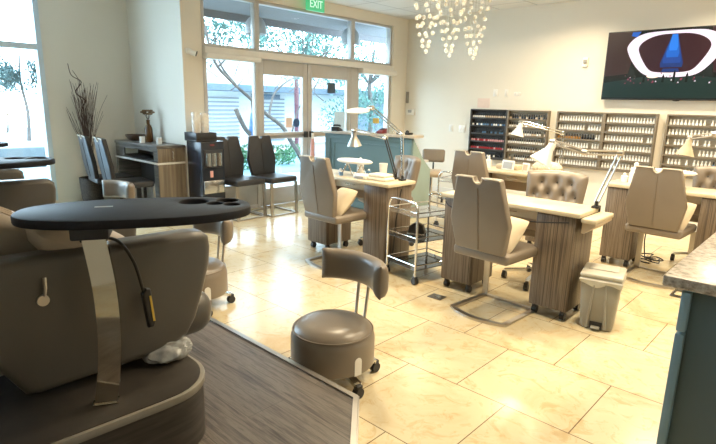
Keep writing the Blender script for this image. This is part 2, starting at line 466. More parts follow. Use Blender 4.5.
# sticker discs and notices on the door glass
tag(MB().cyl((XW - .026, 5.13, 1.19), (XW - .023, 5.13, 1.19), .065, n=24).build('round_sticker', 'blue_cloth'), 'round navy sticker on the glass of the left door leaf', 'sticker')
tag(MB().b2(XW - .027, XW - .024, 4.93, 5.05, 1.12, 1.27).build('door_notice', 'pink_paper'), 'small pale yellow notice on left door glass beside round sticker', 'notice')
tag(MB().b2(XW - .027, XW - .024, 5.76, 5.93, 1.64, 1.80).build('door_notice', 'out_dark'), 'dark grey square notice high on the right door glass', 'notice')

# raised pedicure platform
plat = [(-6.3, 1.585), (-1.452, 1.585), (-.30, .30), (-.30, YR + .02), (-6.3, YR + .02)]
pf = MB().prism(plat, 0, .178, 'z').build('trim_5', 'dark_planks', kind=S)
t = MB(); t.bar([(-6.3, 1.575, .180), (-1.455, 1.575, .180), (-.30, .285, .180)], .028, .012); t.bar([(-6.3, 1.590, .09), (-1.448, 1.590, .09), (-.288, .295, .09)], .006, .18)
t.build('edge_trim', 'brushed', pf)

# ------------------------------------------------------------------ outdoors
MB().b2(-30, XG - .2, -12, 30, -.12, -.04).build('ground', 'out_ground', kind=S)
MB().b2(-30, -13.3, -12, 4.8, -.04, -.03).build('ground_lawn', 'out_lawn', kind=S)
MB().b2(-12.6, -9.0, -12, 30, -.04, -.034).build('ground_road', 'out_road', kind=S)
MB().b2(-7.4, XG - .19, 3.62, 9.5, 2.83, 2.94).build('roof_soffit', 'soffit', kind=S)
MB().b2(-7.46, -7.4, 3.62, 9.5, 2.72, 2.94).build('trim_6', 'soffit', kind=S)
bl = thing('storefront_building', 'pale building with slatted wall across the street, seen through the entry', 'building', (0, 0, 0))
MB().b2(-15.8, -15.3, 7.5, 20, -.04, 2.9).build('wall', 'out_wall', bl)
for (ya, yb) in ((8.7, 10.35), (11.2, 12.3)):
    s_ = MB()
    for k in range(12): s_.b2(-15.32, -15.22, ya, yb, .12 + k * .13, .175 + k * .13)
    s_.build('slat_panel', 'out_slat', bl)
MB().b2(-15.6, -14.4, 7.5, 20, 1.80, 2.0).build('canopy', 'out_dark', bl)
for y in (8.4, 10.7, 12.6, 15.2): MB().b2(-14.62, -14.5, y, y + .12, -.04, 1.8).build('canopy_post', 'out_wall', bl)
MB().b2(-15.7, -15.25, 15.5, 18.5, .0, 1.7).build('shop_window', 'out_dark', bl)
MB().b2(-15.3, -15.1, 10.9, 12.0, 1.58, 1.74).build('sign_board', 'out_dark', bl)
tag(MB().cyl((-13.9, 11.75, -.04), (-13.9, 11.75, 2.3), .075, n=16).build('street_post', 'maroon'), 'tall maroon post across the street, seen through the left door', 'post')
# low wall and marker outside the left window
tag(MB().b2(-13.3, -13.0, -10, 4.6, -.04, .40, bev=.02).build('low_wall', 'out_low_wall'), 'low grey wall across the lawn outside the left window', 'low wall')
sg = thing('roadside_sign', 'small blue roadside sign on the lawn outside left window', 'sign', (-20, 4.45, -.03))
MB().b2(-.05, .05, -.28, .28, .7, 1.15, bev=.01).build('panel', 'pale_frame', sg); MB().cyl((0, 0, 0), (0, 0, .72), .04).build('post', 'aluminium', sg)

def leaf_cloud(mb, centers, per, size, rs):
    for (c, rad) in centers:
        for k in range(per):
            d = Vector((rs.gauss(0, 1), rs.gauss(0, 1), rs.gauss(0, 1))).normalized() * rad * rs.random() ** .45
            p = Vector(c) + d
            a = Vector((rs.uniform(-1, 1), rs.uniform(-1, 1), rs.uniform(-1, 1))).normalized()
            b_ = a.orthogonal().normalized(); l = size * rs.uniform(.6, 1.3)
            mb.quad([p - a * l, p + b_ * l * .38, p + a * l, p - b_ * l * .38])
def limb(mb, pts, r0_, r1_):
    P = smooth_path(pts, 5); n = len(P)
    mb.tube(P, 1., 8, radii=[r0_ + (r1_ - r0_) * k / (n - 1) for k in range(n)])
rs = random.Random(3)
tr = thing('leaning_tree', 'bare leaning tree with a long diagonal limb outside the entry', 'tree', (-9, 7.95, -.05))
mb = MB()
limb(mb, [(0, 0.05, -.3), (0, -.22, .32), (0, -.53, .73), (.03, -.78, 1.03), (0, -1.17, 1.29), (0, -1.54, 1.58), (0, -1.98, 1.9), (.05, -2.38, 2.25), (.1, -2.6, 2.9)], .06, .022)
mb.build('trunk', 'bark', tr)
mb = MB()
limb(mb, [(0, -1.9, 1.85), (-.1, -2.15, 2.2), (-.1, -2.25, 2.6)], .03, .012)
limb(mb, [(0, -2.3, 2.15), (.1, -2.15, 2.35), (.1, -2.1, 2.7)], .025, .01)
limb(mb, [(0, -1.1, 1.25), (-.2, -.8, 1.7), (-.2, -.4, 2.0), (-.3, 0, 2.1)], .03, .012)
limb(mb, [(0, -.5, .8), (-.1, -.2, 1.4), (0, .2, 1.9), (0, .5, 2.3)], .025, .01)
for k in range(14):
    a = Vector((rs.uniform(-.4, .3), rs.uniform(-2.4, .6), rs.uniform(1.5, 2.3)))
    limb(mb, [a, a + Vector((rs.uniform(-.2, .2), rs.uniform(-.3, .3), .25)), a + Vector((rs.uniform(-.4, .4), rs.uniform(-.6, .6), .6))], .011, .004)
mb.build('branches', 'bark', tr)
for i, (x, y, n, cl) in enumerate(((-10.6, 5.9, 4, 'leafy street tree with teal-green crown behind the leftmost transom'), (-10.9, 9.5, 4, 'leafy street tree with crown behind the wide middle transom'), (-12.8, 14.2, 3, 'leafy tree beyond the right sidelight of the entry'))):
    t_ = thing('street_tree', cl, 'tree', (x, y, -.05), 0, 'leafy trees outside the entry')
    mb = MB(); limb(mb, [(0, 0, 0), (.05, .1, 1.2), (0, .0, 2.2), (.1, .1, 3.4)], .10, .05)
    mb.build('trunk', 'bark', t_)
    mb = MB(); cs = []
    for k in range(24):
        cs.append(((rs.uniform(-.9, .9), rs.uniform(-1.7, 1.7), rs.uniform(2.55, 4.4) if i < 2 else rs.uniform(.9, 3.0)), rs.uniform(.4, .7)))
    leaf_cloud(mb, cs, 190, .06, rs); mb.build('crown', 'leaf', t_)
    mb = MB()
    for k in range(10):
        a = rs.uniform(0, 6.3); limb(mb, [(0, 0, 2.2), (.5 * math.cos(a), .7 * math.sin(a), 2.8), (1.0 * math.cos(a), 1.4 * math.sin(a), rs.uniform(3, 4))], .03, .01)
    mb.build('branches', 'bark', t_)
t_ = thing('pine_tree', 'feathery pine tree on the lawn outside the left window', 'tree', (-21, 5.55, -.05))
mb = MB(); limb(mb, [(0, 0, 0), (.05, .05, 1.0), (0, -.05, 2.0), (0, 0, 2.9)], .07, .03); mb.build('trunk', 'bark', t_)
mb = MB(); leaf_cloud(mb, [((rs.uniform(-.5, .5), rs.uniform(-.65, .6), rs.uniform(1.85, 2.8)), .34) for k in range(16)], 150, .06, rs); mb.build('crown', 'leaf_pine', t_)
t_ = thing('pale_tree', 'small sparse tree beyond the pine outside left window', 'tree', (-26, 6.1, -.05))
mb = MB(); limb(mb, [(0, 0, 0), (.05, .05, .5), (0, -.1, 1.2)], .05, .02); mb.build('trunk', 'bark', t_)
mb = MB(); leaf_cloud(mb, [((rs.uniform(-.5, .5), rs.uniform(-.8, .8), rs.uniform(.6, 1.5)), .35) for k in range(7)], 35, .08, rs); mb.build('crown', 'flower', t_)
for i, (x, y, s_, lb) in enumerate(((-10.0, 6.75, .42, 'round green shrub outside the left sidelight'), (-10.2, 8.35, .45, 'round green shrub outside the left door leaf'))):
    o = thing('shrub', lb, 'shrub', (x, y, -.05))
    mb = MB(); leaf_cloud(mb, [((rs.uniform(-.25, .25), rs.uniform(-.4, .4), rs.uniform(.15, .4)), .22) for k in range(8)], 70, .05, rs); mb.build('foliage', 'shrub_leaf', o)
    mb = MB(); limb(mb, [(0, 0, 0), (.02, .02, .2), (0, .05, .4)], .025, .01); mb.build('stem', 'bark', o)
o = thing('garden_post', 'short dark post draped with blue cloth outside left sidelight', 'post', (-9.5, 6.83, -.05))
MB().tube(smooth_path([(0, 0, 0), (.02, .02, .8), (0, -.02, 1.55)]), .05, 10).build('post', 'bark', o)
mb = MB(); mb.lathe([(.06, .58), (.13, .6), (.12, .9), (.085, 1.2), (.065, 1.3), (.05, 1.31)], n=14); mb.build('cloth', 'blue_cloth', o)
mb = MB(); limb(mb, [(0, 0, .75), (0, -.22, .95), (0, -.38, 1.22), (0, -.46, 1.38)], .05, .05); mb.build('branch_stub', 'bark', o)
# bell pendants under the soffit
p0 = thing('bell_pendant', 'grey bell pendant under the soffit, beside the left transom mullion', 'pendant lamp', (-7.1, 5.17, 2.83), 0, 'grey bell pendants under the outdoor soffit')
MB().lathe([(.0, -.04), (.05, -.045), (.10, -.07), (.145, -.13), (.168, -.22), (.175, -.31), (.167, -.31), (.158, -.22), (.13, -.13), (.0, -.09)], n=28).build('shade', 'pendant_grey', p0)
MB().cyl((0, 0, 0), (0, 0, -.05), .012).build('rod', 'pendant_grey', p0)
dup(p0, (-6.75, 6.95, 2.83), label='grey bell pendant under the soffit, right end of the middle transom')

# ------------------------------------------------------------------ customer chair
def back_outline(kind):
    h0, h1 = .50, 1.03
    pts = [(-.195, .505), (-.238, .72), (-.175, 1.025)]
    pts += [(-.162, 1.034), (-.036, 1.034)]
    pts += [(-.035 * math.cos(a), 1.032 - .040 * math.sin(a)) for a in [PI * k / 10 for k in range(1, 10)]]
    pts += [(.036, 1.034), (.162, 1.034), (.175, 1.025), (.238, .72), (.195, .505)]
    return pts
def make_chair(leather, edge, group, label, name='cantilever_chair'):
    t = thing(name, label, 'chair', group=group)
    lean = Matrix.Translation((0, -.20, .5)) @ Matrix.Rotation(math.radians(8), 4, 'X') @ Matrix.Translation((0, 0, -.5))
    mb = MB(); mb.prism(back_outline(0), -.028, .028, 'y', bev=.014, seg=3, M=lean)
    bk = mb.build('backrest', leather, t)
    mb = MB()
    for yy in (-.0295, .0295): mb.bar([lean @ Vector((0, yy, .52)), lean @ Vector((0, yy, .965))], .006, .003, up=(1, 0, 0))
    mb.build('seam', leather, bk)
    mb = MB(); o2 = back_outline(0)
    mb.tube([lean @ Vector((x * 1.0, -.030, z + .003)) for x, z in o2[2:-2]], .0055, 6)
    mb.build('piping', edge, bk)
    mb = MB(); mb.box((0, .02, .475), (.455, .47, .075), bev=.026, seg=4); st = mb.build('seat', leather, t)
    # chrome flat-bar sled: two front uprights and a floor loop bowed at the rear
    for s in (-1, 1):
        mb = MB(); mb.bar([(s * .212, .235, .44), (s * .216, .245, .012)], .045, .014, up=(0, 1, 0)); mb.build('leg', 'brushed', t)
    mb = MB()
    arc = [(-.215, .25, .009), (-.222, -.18, .009)] + [(-.222 + .444 * k / 8, -.18 - .055 * math.sin(PI * k / 8), .009) for k in range(1, 8)] + [(.222, -.18, .009), (.215, .25, .009)]
    mb.bar(arc, .042, .016, closed=True); mb.build('floor_loop', 'brushed', t)
    return t
G1 = 'taupe cantilever chairs at the manicure desks'
chB = make_chair('leather', 'leather_edge', G1, 'taupe cantilever chair at middle desk, behind the grey trash bin')
at(chB, (-1.755, 3.37, 0), math.radians(-4))
chA = dup(chB, (-3.40, 3.36, 0), math.radians(-2), 'taupe cantilever chair at the desk nearest the entry, seen from behind')
chC = dup(chB, (-2.90, 5.12, 0), math.radians(-4), 'taupe cantilever chair at back desk, mostly hidden by a nearer chair')
chD = dup(chB, (-1.11, 5.14, 0), math.radians(-3), 'taupe cantilever chair at the right-hand desk under the television')
G2 = 'charcoal chairs by the entry glass'
cw = make_chair('leather_dark', 'leather_edge', G2, 'charcoal waiting chair by the glass, right one of the pair')
at(cw, (-5.68, 4.37, 0), math.radians(-88))
dup(cw, (-5.74, 3.88, 0), math.radians(-88), 'charcoal waiting chair by the glass, next to the water dispenser')
c3 = dup(cw, (-6.40, 2.70, 0), math.radians(-7), 'charcoal chair at grey console, nearer one to the dispenser', 'charcoal chairs at the console')
dup(cw, (-6.91, 2.70, 0), math.radians(-7), 'charcoal chair at grey console, the one close to the twigs', 'charcoal chairs at the console')
def soft_cushion(loc, rz, tilt, label, size=(.29, .30, .11)):
    o = MB().pad((0, 0, 0), size, e=3, puff=.55).build('cushion', 'cream_fabric')
    tag(o, label, 'cushion', 'cream cushions on the taupe chairs')
    o.location = loc; o.rotation_euler = (math.radians(tilt), 0, rz); return o
soft_cushion((-1.69, 3.34, .610), math.radians(-12), 48, 'cream cushion leaning on the chair of the middle desk')
soft_cushion((-3.32, 3.33, .610), math.radians(-12), 48, 'cream cushion leaning on the chair nearest the entry')
soft_cushion((-1.02, 5.11, .610), math.radians(-12), 48, 'cream cushion leaning on chair at the right-hand desk')

# ------------------------------------------------------------------ manicure desks
def caster(mb, x, y, r=.028):
    mb.cyl((x - .017, y, r), (x + .017, y, r), r, n=14); mb.b2(x - .016, x + .016, y - .02, y + .02, r + .012, r + .042, bev=.005)
def make_desk(label):
    t = thing('manicure_desk', label, 'desk', group='manicure desks')
    W, D = 1.12, .40
    mb = MB(); mb.b2(-W / 2, W / 2, 0, D, .768, .800, bev=.006); mb.build('desktop', 'desk_top', t)
    for x0 in (-W / 2 + .03, W / 2 - .03 - .28):
        mb = MB(); mb.b2(x0, x0 + .28, .03, D - .02, .075, .768, bev=.003); p = mb.build('pedestal', 'laminate', t)
        mb = MB(); mb.b2(x0 + .004, x0 + .276, .018, .031, .085, .760, bev=.003); mb.build('front_panel', 'laminate', p)
        for cx in (x0 + .035, x0 + .245):
            for cyy in (.07, D - .06):
                mb = MB(); caster(mb, cx, cyy); mb.build('caster', 'black_plastic', p)
    mb = MB(); mb.b2(-W / 2 + .31, W / 2 - .31, D - .10, D - .06, .56, .768, bev=.003); mb.build('apron', 'leather_beige', t)
    mb = MB(); mb.b2(-W / 2 + .31, W / 2 - .31, .10, .30, .69, .768, bev=.004); dr = mb.build('drawer', 'desk_top', t)
    mb = MB(); mb.tube([(-.06, .098, .73), (-.05, .08, .73), (.05, .08, .73), (.06, .098, .73)], .005, 8); mb.build('handle', 'chrome', dr)
    return t
dB = make_desk('striped manicure desk in the middle, grey trash bin at its right end')
at(dB, (-1.80, 3.52, 0))
dA = dup(dB, (-3.46, 3.50, 0), label='striped manicure desk nearest the entry, with two lamps clamped on')
dC = dup(dB, (-2.67, 5.26, 0), label='striped manicure desk at back, below the dark polish rack')
dD = dup(dB, (-1.11, 5.27, 0), label='striped manicure desk at right, below the television')
mb = MB(); mb.tube(smooth_path([(-2.30, 3.505, .74), (-2.22, 3.495, .70), (-1.9, 3.49, .68), (-1.55, 3.495, .70), (-1.30, 3.50, .735)]), .005, 6)
tag(mb.build('power_cord', 'black_plastic'), 'black cord slung along the front of the middle desk', 'cord')
o = thing('side_rest', 'cream padded hand rest projecting from right end of middle desk', 'hand rest', (-1.24, 3.52, .69))
MB().b2(-.004, .095, .03, .40, .045, .08, bev=.012, seg=3).build('pad', 'desk_top', o)
MB().prism([(.0, .03), (.0, -.03), (.02, -.03), (.09, .03), (.09, .045), (0, .045)], .05, .38, 'y', bev=.004).build('bracket', 'leather_beige', o)

# technician's tufted chair
def make_tufted(label):
    t = thing('tufted_chair', label, 'chair', group='tufted technician chairs')
    NU = 22
    btn = [(-.52, .70), (0, .70), (.52, .70), (-.27, .40), (.27, .40), (-.76, .40), (.76, .40)]
    def fn(u, v, sd):
        a = (u * 2 - 1); ang = a * .62
        wid = .225 + .03 * v
        x = wid * math.sin(ang) / math.sin(.62); y = -.20 + .42 * (1 - math.cos(ang)) - .06 * v
        rim = max(0, (1 - abs(a) ** 6) * (1 - abs(2 * v - 1) ** 6)) ** .5
        th = .012 + .045 * rim
        if sd > 0:
            for bu, bv in btn:
                th -= .040 * math.exp(-(((a - bu) / .12) ** 2 + ((v - bv) / .13) ** 2))
        z = .60 + .335 * v + .02 * (1 - a * a)
        return Vector((x - sd * th * math.sin(ang) , y + sd * th * math.cos(ang), z))
    mb = MB(); mb.solid(fn, 40, 24); bk = mb.build('backrest', 'leather', t, sharp=70)
    for bu, bv in btn:
        p = fn((bu + 1) / 2, bv, 1); MB().ball(p, .012, 1).build('button', 'leather_grey', bk)
    MB().box((0, .05, .50), (.46, .48, .11), bev=.04, seg=4).build('seat', 'leather', t)
    for s in (-1, 1):
        mb = MB(); mb.tube(smooth_path([(s * .235, -.10, .52), (s * .265, -.10, .66), (s * .265, .12, .68), (s * .235, .14, .52)]), .016, 8); mb.build('armrest', 'black_plastic', t)
    MB().cyl((0, .03, .10), (0, .03, .45), .028, n=16).build('gas_column', 'chrome', t)
    for k in range(5):
        a = 2 * PI * k / 5 + .3
        d = Vector((math.cos(a), math.sin(a), 0)); c = Vector((0, .03, 0))
        mb = MB(); mb.bar([c + d * .02 + Vector((0, 0, .115)), c + d * .29 + Vector((0, 0, .075))], .035, .022); lg = mb.build('leg', 'chrome', t)
        mb = MB(); q = c + d * .29; caster(mb, q.x, q.y, .028); mb.build('caster', 'black_plastic', lg)
    return t
tB = make_tufted('tufted taupe chair behind the middle desk')
at(tB, (-1.80, 4.30, -.03 + .03), PI + .1)
dup(tB, (-3.53, 4.28, 0), PI - .45, 'tufted taupe chair between nearest desk and blue reception counter')
dup(tB, (-.86, 6.08, 0), PI + .05, 'tufted taupe chair at right-hand desk, under the television')

# ------------------------------------------------------------------ desk lamps
def lamp_arm(name, label, pts, head, mat='chrome', black_from=None, double=True, neck=None):
    """pts: clamp foot, [joints], head point, all in world metres relative to pts[0]"""
    o = thing(name, label, 'lamp', pts[0], 0, 'clamp lamps on the manicure desks')
    P = [Vector(p) - Vector(pts[0]) for p in pts]
    mb = MB(); mb.b2(-.025, .025, -.03, .03, -.05, -.035, bev=.004); mb.b2(-.025, .025, -.03, .03, 0, .018, bev=.004); mb.b2(-.022, .022, .026, .036, -.05, .018, bev=.003)
    mb.cyl((0, 0, -.085), (0, 0, -.05), .008); mb.cyl((0, 0, -.09), (0, 0, -.083), .02); mb.cyl((0, 0, .018), (0, 0, .05), .014)
    mb.build('clamp', 'black_plastic', o)
    for k in range(len(P) - 1):
        a, b_ = P[k].copy(), P[k + 1]
        if k == 0: a = a + Vector((0, 0, .04))
        d = (b_ - a).normalized(); side = d.cross(Vector((0, 0, 1))); side = side.normalized() if side.length > .05 else Vector((1, 0, 0)); off = d.cross(side).normalized() * .013
        mb = MB()
        for s in ((-1, 1) if double else (0,)): mb.tube([a + off * s, b_ + off * s], .0065, 8)
        mb.build('arm', 'black_plastic' if black_from and k == 0 else mat, o)
    for p in P[1:]:
        mb = MB(); mb.cyl(p + Vector((-.018, 0, 0)), p + Vector((.018, 0, 0)), .021, n=14); mb.build('joint', mat if mat != 'black_plastic' else 'chrome', o)
    head(o, P[-1])
    return o
def cone_head(tilt, mat, lens='lamp_lens', sc=1., swivel=0., neckmat='black_plastic'):
    def f(o, p):
        R = rot(tilt, 0, swivel)
        c = p + Vector((0, 0, -.02))
        mb = MB(); mb.lathe([(.028 * sc, 0), (.032 * sc, -.05 * sc), (.045 * sc, -.075 * sc), (.085 * sc, -.155 * sc), (.088 * sc, -.16 * sc), (.082 * sc, -.155 * sc), (.04 * sc, -.085 * sc), (.0, -.075 * sc)], c, 28, M=R)
        sh = mb.build('lamp_shade', mat, o)
        mb = MB(); mb.lathe([(0, -.10 * sc), (.02 * sc, -.105 * sc), (.03 * sc, -.125 * sc), (.018 * sc, -.145 * sc), (0, -.15 * sc)], c, 16, M=R); mb.build('bulb', lens, sh)
        mb = MB(); mb.lathe([(0, .035 * sc), (.018 * sc, .035 * sc), (.026 * sc, .0), (.026 * sc, -.01)], c, 16, M=R); mb.build('neck', neckmat, o)
    return f
def disc_head(o, p):
    c = p + Vector((-.10, -.06, -.025))
    mb = MB(); mb.lathe([(0, .022), (.06, .02), (.105, .008), (.118, -.004), (.11, -.012), (0, -.012)], c, 32, M=rot(.12, .06)); h = mb.build('lamp_head', 'white_plastic', o)
    mb = MB(); mb.lathe([(.0, -.0135), (.075, -.0135), (.075, -.016), (0, -.016)], c, 32, M=rot(.12, .06)); mb.build('lens', 'ball_glass', h)
lamp_arm('magnifier_lamp', 'chrome magnifier lamp on desk nearest entry, with flat disc head', [(-2.985, 3.80, .80), (-3.01, 3.80, 1.225), (-3.39, 3.80, 1.455), (-3.41, 3.79, 1.45)], disc_head)
lamp_arm('task_lamp', 'metal task lamp with small cone shade on desk nearest entry', [(-3.09, 3.83, .80), (-3.24, 3.84, 1.18), (-3.60, 3.78, 1.235)], cone_head(.1, 'brushed', 'lamp_ember', .85), black_from=True)
lamp_arm('task_lamp', 'task lamp on middle desk with large white shade hung far left', [(-1.25, 3.84, .80), (-1.14, 3.86, 1.20), (-1.38, 3.86, 1.185), (-1.62, 3.86, 1.245)], cone_head(math.radians(-32), 'white_plastic', 'lamp_lens', 1.0, math.radians(-47), 'white_plastic'), 'brushed')
lamp_arm('task_lamp', 'task lamp on back desk with white shade before dark polish rack', [(-2.23, 5.58, .80), (-2.25, 5.58, 1.235), (-2.70, 5.52, 1.335)], cone_head(math.radians(-14), 'white_plastic', 'lamp_lens', .85, math.radians(-47), 'white_plastic'))
lamp_arm('task_lamp', 'task lamp on right-hand desk with pale shade under the television', [(-.60, 5.60, .80), (-.62, 5.62, 1.10), (-.93, 5.80, 1.29), (-1.13, 5.85, 1.245)], cone_head(math.radians(-9), 'cream_fabric', 'lamp_lens', .95, math.radians(-47), 'brushed'), 'brushed')

# ------------------------------------------------------------------ hand-rest pads and things on desks
def arm_pad(label, loc, rz, bridge):
    o = thing('hand_rest', label, 'hand rest', loc, rz, 'white hand-rest pads')
    def fn(u, v, sd):
        a, b_ = 2 * u - 1, 2 * v - 1
        x = a * math.sqrt(max(0, 1 - b_ * b_ / 2)); y = b_ * math.sqrt(max(0, 1 - a * a / 2))
        h = max(0, 1 - x * x - y * y) ** .35
        return Vector((x * .215, y * .10, .145 + sd * (.024 * h + .001)))
    MB().solid(fn, 20, 14).build('pad', 'white_plastic', o, sharp=80)
    if bridge:
        for s in (-1, 1):
            mb = MB(); mb.tube(smooth_path([(s * .09 - .055, -.02, .0), (s * .09 - .03, 0, .075), (s * .09, 0, .115), (s * .09 + .03, 0, .075), (s * .09 + .055, .02, .0)]), .008, 8); mb.build('leg', 'chrome', o)
    else:
        mb = MB(); mb.lathe([(.045, 0), (.045, .012), (.028, .02), (.024, .10), (.035, .125), (0, .125)], (.10, 0, 0), 16); mb.build('leg', 'cream_fabric', o)
        mb = MB(); mb.lathe([(.045, 0), (.045, .012), (.028, .02), (.024, .10), (.035, .125), (0, .125)], (-.10, 0, 0), 16); mb.build('leg', 'cream_fabric', o)
    return o
arm_pad('white hand-rest pad on chrome arches, on desk nearest entry', (-3.49, 3.68, .80), .05, True)
arm_pad('white hand-rest pad on short posts, on right-hand desk', (-1.16, 5.44, .80), .03, False)
def bottle(name, label, loc, r, h, mat, capmat, cat='bottle', group=None):
    o = thing(name, label, cat, loc, 0, group)
    MB().lathe([(0, 0), (r, 0), (r * 1.02, h * .1), (r, h * .66), (r * .45, h * .76), (r * .4, h * .8), (0, h * .8)], n=18).build('body', mat, o)
    MB().lathe([(r * .48, h * .78), (r * .48, h * .93), (r * .2, h), (0, h)], n=14).build('cap', capmat, o)
    return o
bottle('lotion_bottle', 'white bottle standing behind hand-rest pad on nearest desk', (-3.52, 3.80, .80), .035, .17, 'white_plastic', 'white_plastic')
o = thing('white_cup', 'white cup with a dark base on the nearest desk', 'cup', (-3.22, 3.80, .80))
MB().lathe([(0, 0), (.03, 0), (.042, .14), (.039, .14), (.028, .01), (0, .01)], n=20).build('body', 'white_plastic', o)
MB().lathe([(.031, .002), (.034, .035), (.036, .035), (.033, .0)], n=20).build('band', 'red_dark', o)
for i, (x, y, z, w_, h_, lb) in enumerate(((-3.13, 3.66, .80, .22, .03, 'folded cream towel at bottom of a stack on nearest desk'), (-3.14, 3.67, .831, .19, .028, 'folded cream towel on top of a stack on nearest desk'))):
    o = MB().box((0, 0, h_ / 2), (w_, .15, h_), bev=.012, seg=3).build('folded_towel', 'towel'); tag(o, lb, 'towel', 'folded cream towels'); o.location = (x, y, z); o.rotation_euler.z = .06
for i, (x, y, r, h, m_, lb) in enumerate(((-3.72, 3.72, .022, .05, 'white_plastic', 'small white jar at left under nearest hand-rest pad'), (-3.59, 3.60, .02, .045, 'polish_blue', 'small blue jar at front of nearest desk'), (-3.40, 3.61, .025, .04, 'white_plastic', 'low white dish at front of nearest desk'), (-3.44, 3.84, .022, .06, 'polish_blue', 'small blue bottle behind nearest hand-rest pad'))):
    bottle('small_jar', lb, (x, y, .80), r, h, m_, 'white_plastic', 'jar')
o = thing('uv_nail_dryer', 'white box nail dryer on nearest desk, left of towels', 'nail dryer', (-3.31, 3.60, .80), .1)
MB().b2(-.07, .07, -.05, .06, 0, .045, bev=.015, seg=3).build('body', 'white_plastic', o); MB().b2(-.05, .05, -.056, -.048, .008, .03, bev=.003).build('opening', 'pendant_grey', o)
# back desk clutter
tag(MB().b2(-.13, .13, -.09, .09, 0, .05, bev=.008).build('product_box', 'cream_fabric'), 'cream box lying on the back desk beside the photo card', 'box').location = (-2.80, 5.55, .80)
o = thing('photo_card', 'white framed card with dark picture on the back desk', 'photo card', (-2.76, 5.42, .80), -.25)
MB().box((0, 0, .055), (.17, .012, .11), bev=.003, M=rot(-.15)).build('frame', 'white_plastic', o); MB().box((0, -.009, .055), (.13, .004, .075), M=rot(-.15)).build('picture', 'pendant_grey', o)
o = thing('photo_card', 'small white framed card at right of the other card', 'photo card', (-2.55, 5.42, .80), -.3)
MB().box((0, 0, .05), (.09, .012, .10), bev=.003, M=rot(-.15)).build('frame', 'white_plastic', o); MB().box((0, -.009, .05), (.06, .004, .065), M=rot(-.15)).build('picture', 'leather_beige', o)
bottle('lotion_bottle', 'white bottle on back desk at its left end', (-3.03, 5.46, .80), .035, .13, 'white_plastic', 'white_plastic')
MBq = MB().pad((0, 0, 0), (.30, .18, .13), e=3).build('bolster', 'quilt'); tag(MBq, 'speckled beige bolster on the back desk under white lamp', 'cushion'); MBq.location = (-2.33, 5.46, .867); MBq.rotation_euler.z = .1
for i, (x, y, r, h, lb) in enumerate(((-1.47, 5.50, .05, .15, 'white canister on right-hand desk, left of hand-rest pad'), (-1.56, 5.50, .03, .09, 'small white bottle at left end of right-hand desk'), (-1.50, 5.62, .045, .19, 'tall white canister at rear of right-hand desk'))):
    bottle('canister', lb, (x, y, .80), r, h, 'white_plastic', 'white_plastic', 'canister')

# ------------------------------------------------------------------ chrome trolleys
def make_trolley(label, W=.48, D=.385, H=.70):
    t = thing('chrome_trolley', label, 'trolley', group='chrome trolleys')
    for s in (0, 1):
        x = s * W
        mb = MB(); mb.tube([(x, 0, .06), (x, 0, H - .08)] + smooth_path([(x, 0, H - .08), (x, .022, H - .022), (x, .08, H), (x, D - .08, H), (x, D - .022, H - .022), (x, D, H - .08)], 5) + [(x, D, .06)], .0105, 10)
        mb.build('side_frame', 'chrome', t)
    for z in (.12, .36, .575):
        mb = MB(); mb.b2(.0, W, .0, D, z, z + .006); sh = mb.build('shelf', 'steel_plate' if z > .5 else 'tint_glass', t)
        for y in (0, D):
            mb = MB(); mb.tube([(0, y, z + .042), (W, y, z + .042)], .006, 8); mb.build('rail', 'chrome', sh)
        for x in (0, W):
            mb = MB(); mb.tube([(x, 0, z + .042), (x, D, z + .042)], .006, 8); mb.build('rail', 'chrome', sh)
    for x in (0, W):
        for y in (0, D):
            mb = MB(); caster(mb, x, y, .03); mb.build('caster', 'black_plastic', t)
    return t
tr1 = make_trolley('three-tier chrome trolley between nearest desk and middle desk')
at(tr1, (-2.50, 3.41, 0), math.radians(90 - 12))
tr2 = dup(tr1, (-3.26, 5.40, 0), math.radians(95), 'three-tier chrome trolley at left end of the back desk')
o = thing('tape_dispenser', 'small dark domed dispenser on the middle shelf of the trolley', 'dispenser', (-2.66, 3.62, .367), .4)
MB().prism([(-.07, 0), (.075, 0), (.075, .045), (.06, .09), (.02, .115), (-.02, .115), (-.06, .085), (-.07, .04)], -.04, .04, 'y', bev=.012, seg=3).build('body', 'black_plastic', o)
MB().prism([(-.075, 0), (.08, 0), (.08, .03), (-.075, .03)], -.045, .045, 'y', bev=.006).build('base', 'steel_plate', o)
mb = MB(); mb.tube(smooth_path([(-2.912, 3.70, .74), (-2.912, 3.64, .45), (-2.912, 3.60, .14), (-2.95, 3.50, .01), (-3.05, 3.42, .006)]), .006, 6)
tag(mb.build('power_cord', 'black_plastic'), 'dark cord hanging from nearest desk down behind the trolley', 'cord')

mb = MB(); rc = random.Random(4)
for k in range(5):
    c = Vector((-1.30 + rc.uniform(-.05, .05), 5.72 + rc.uniform(-.04, .04), .012))
    mb.tube(smooth_path([c + Vector((.09 * math.cos(q) * rc.uniform(.6, 1.1), .07 * math.sin(q) * rc.uniform(.6, 1.1), .012 * k + .008 * math.sin(q * 2))) for q in [2 * PI * j / 8 + k for j in range(8)]], 4), .006, 6)
mb.tube(smooth_path([(-1.33, 5.72, .03), (-1.34, 5.66, .25), (-1.30, 5.61, .55), (-1.30, 5.60, .76)]), .006, 6)
tag(mb.build('power_cord', 'black_plastic'), 'tangled black cords on the floor under right-hand desk', 'cord')

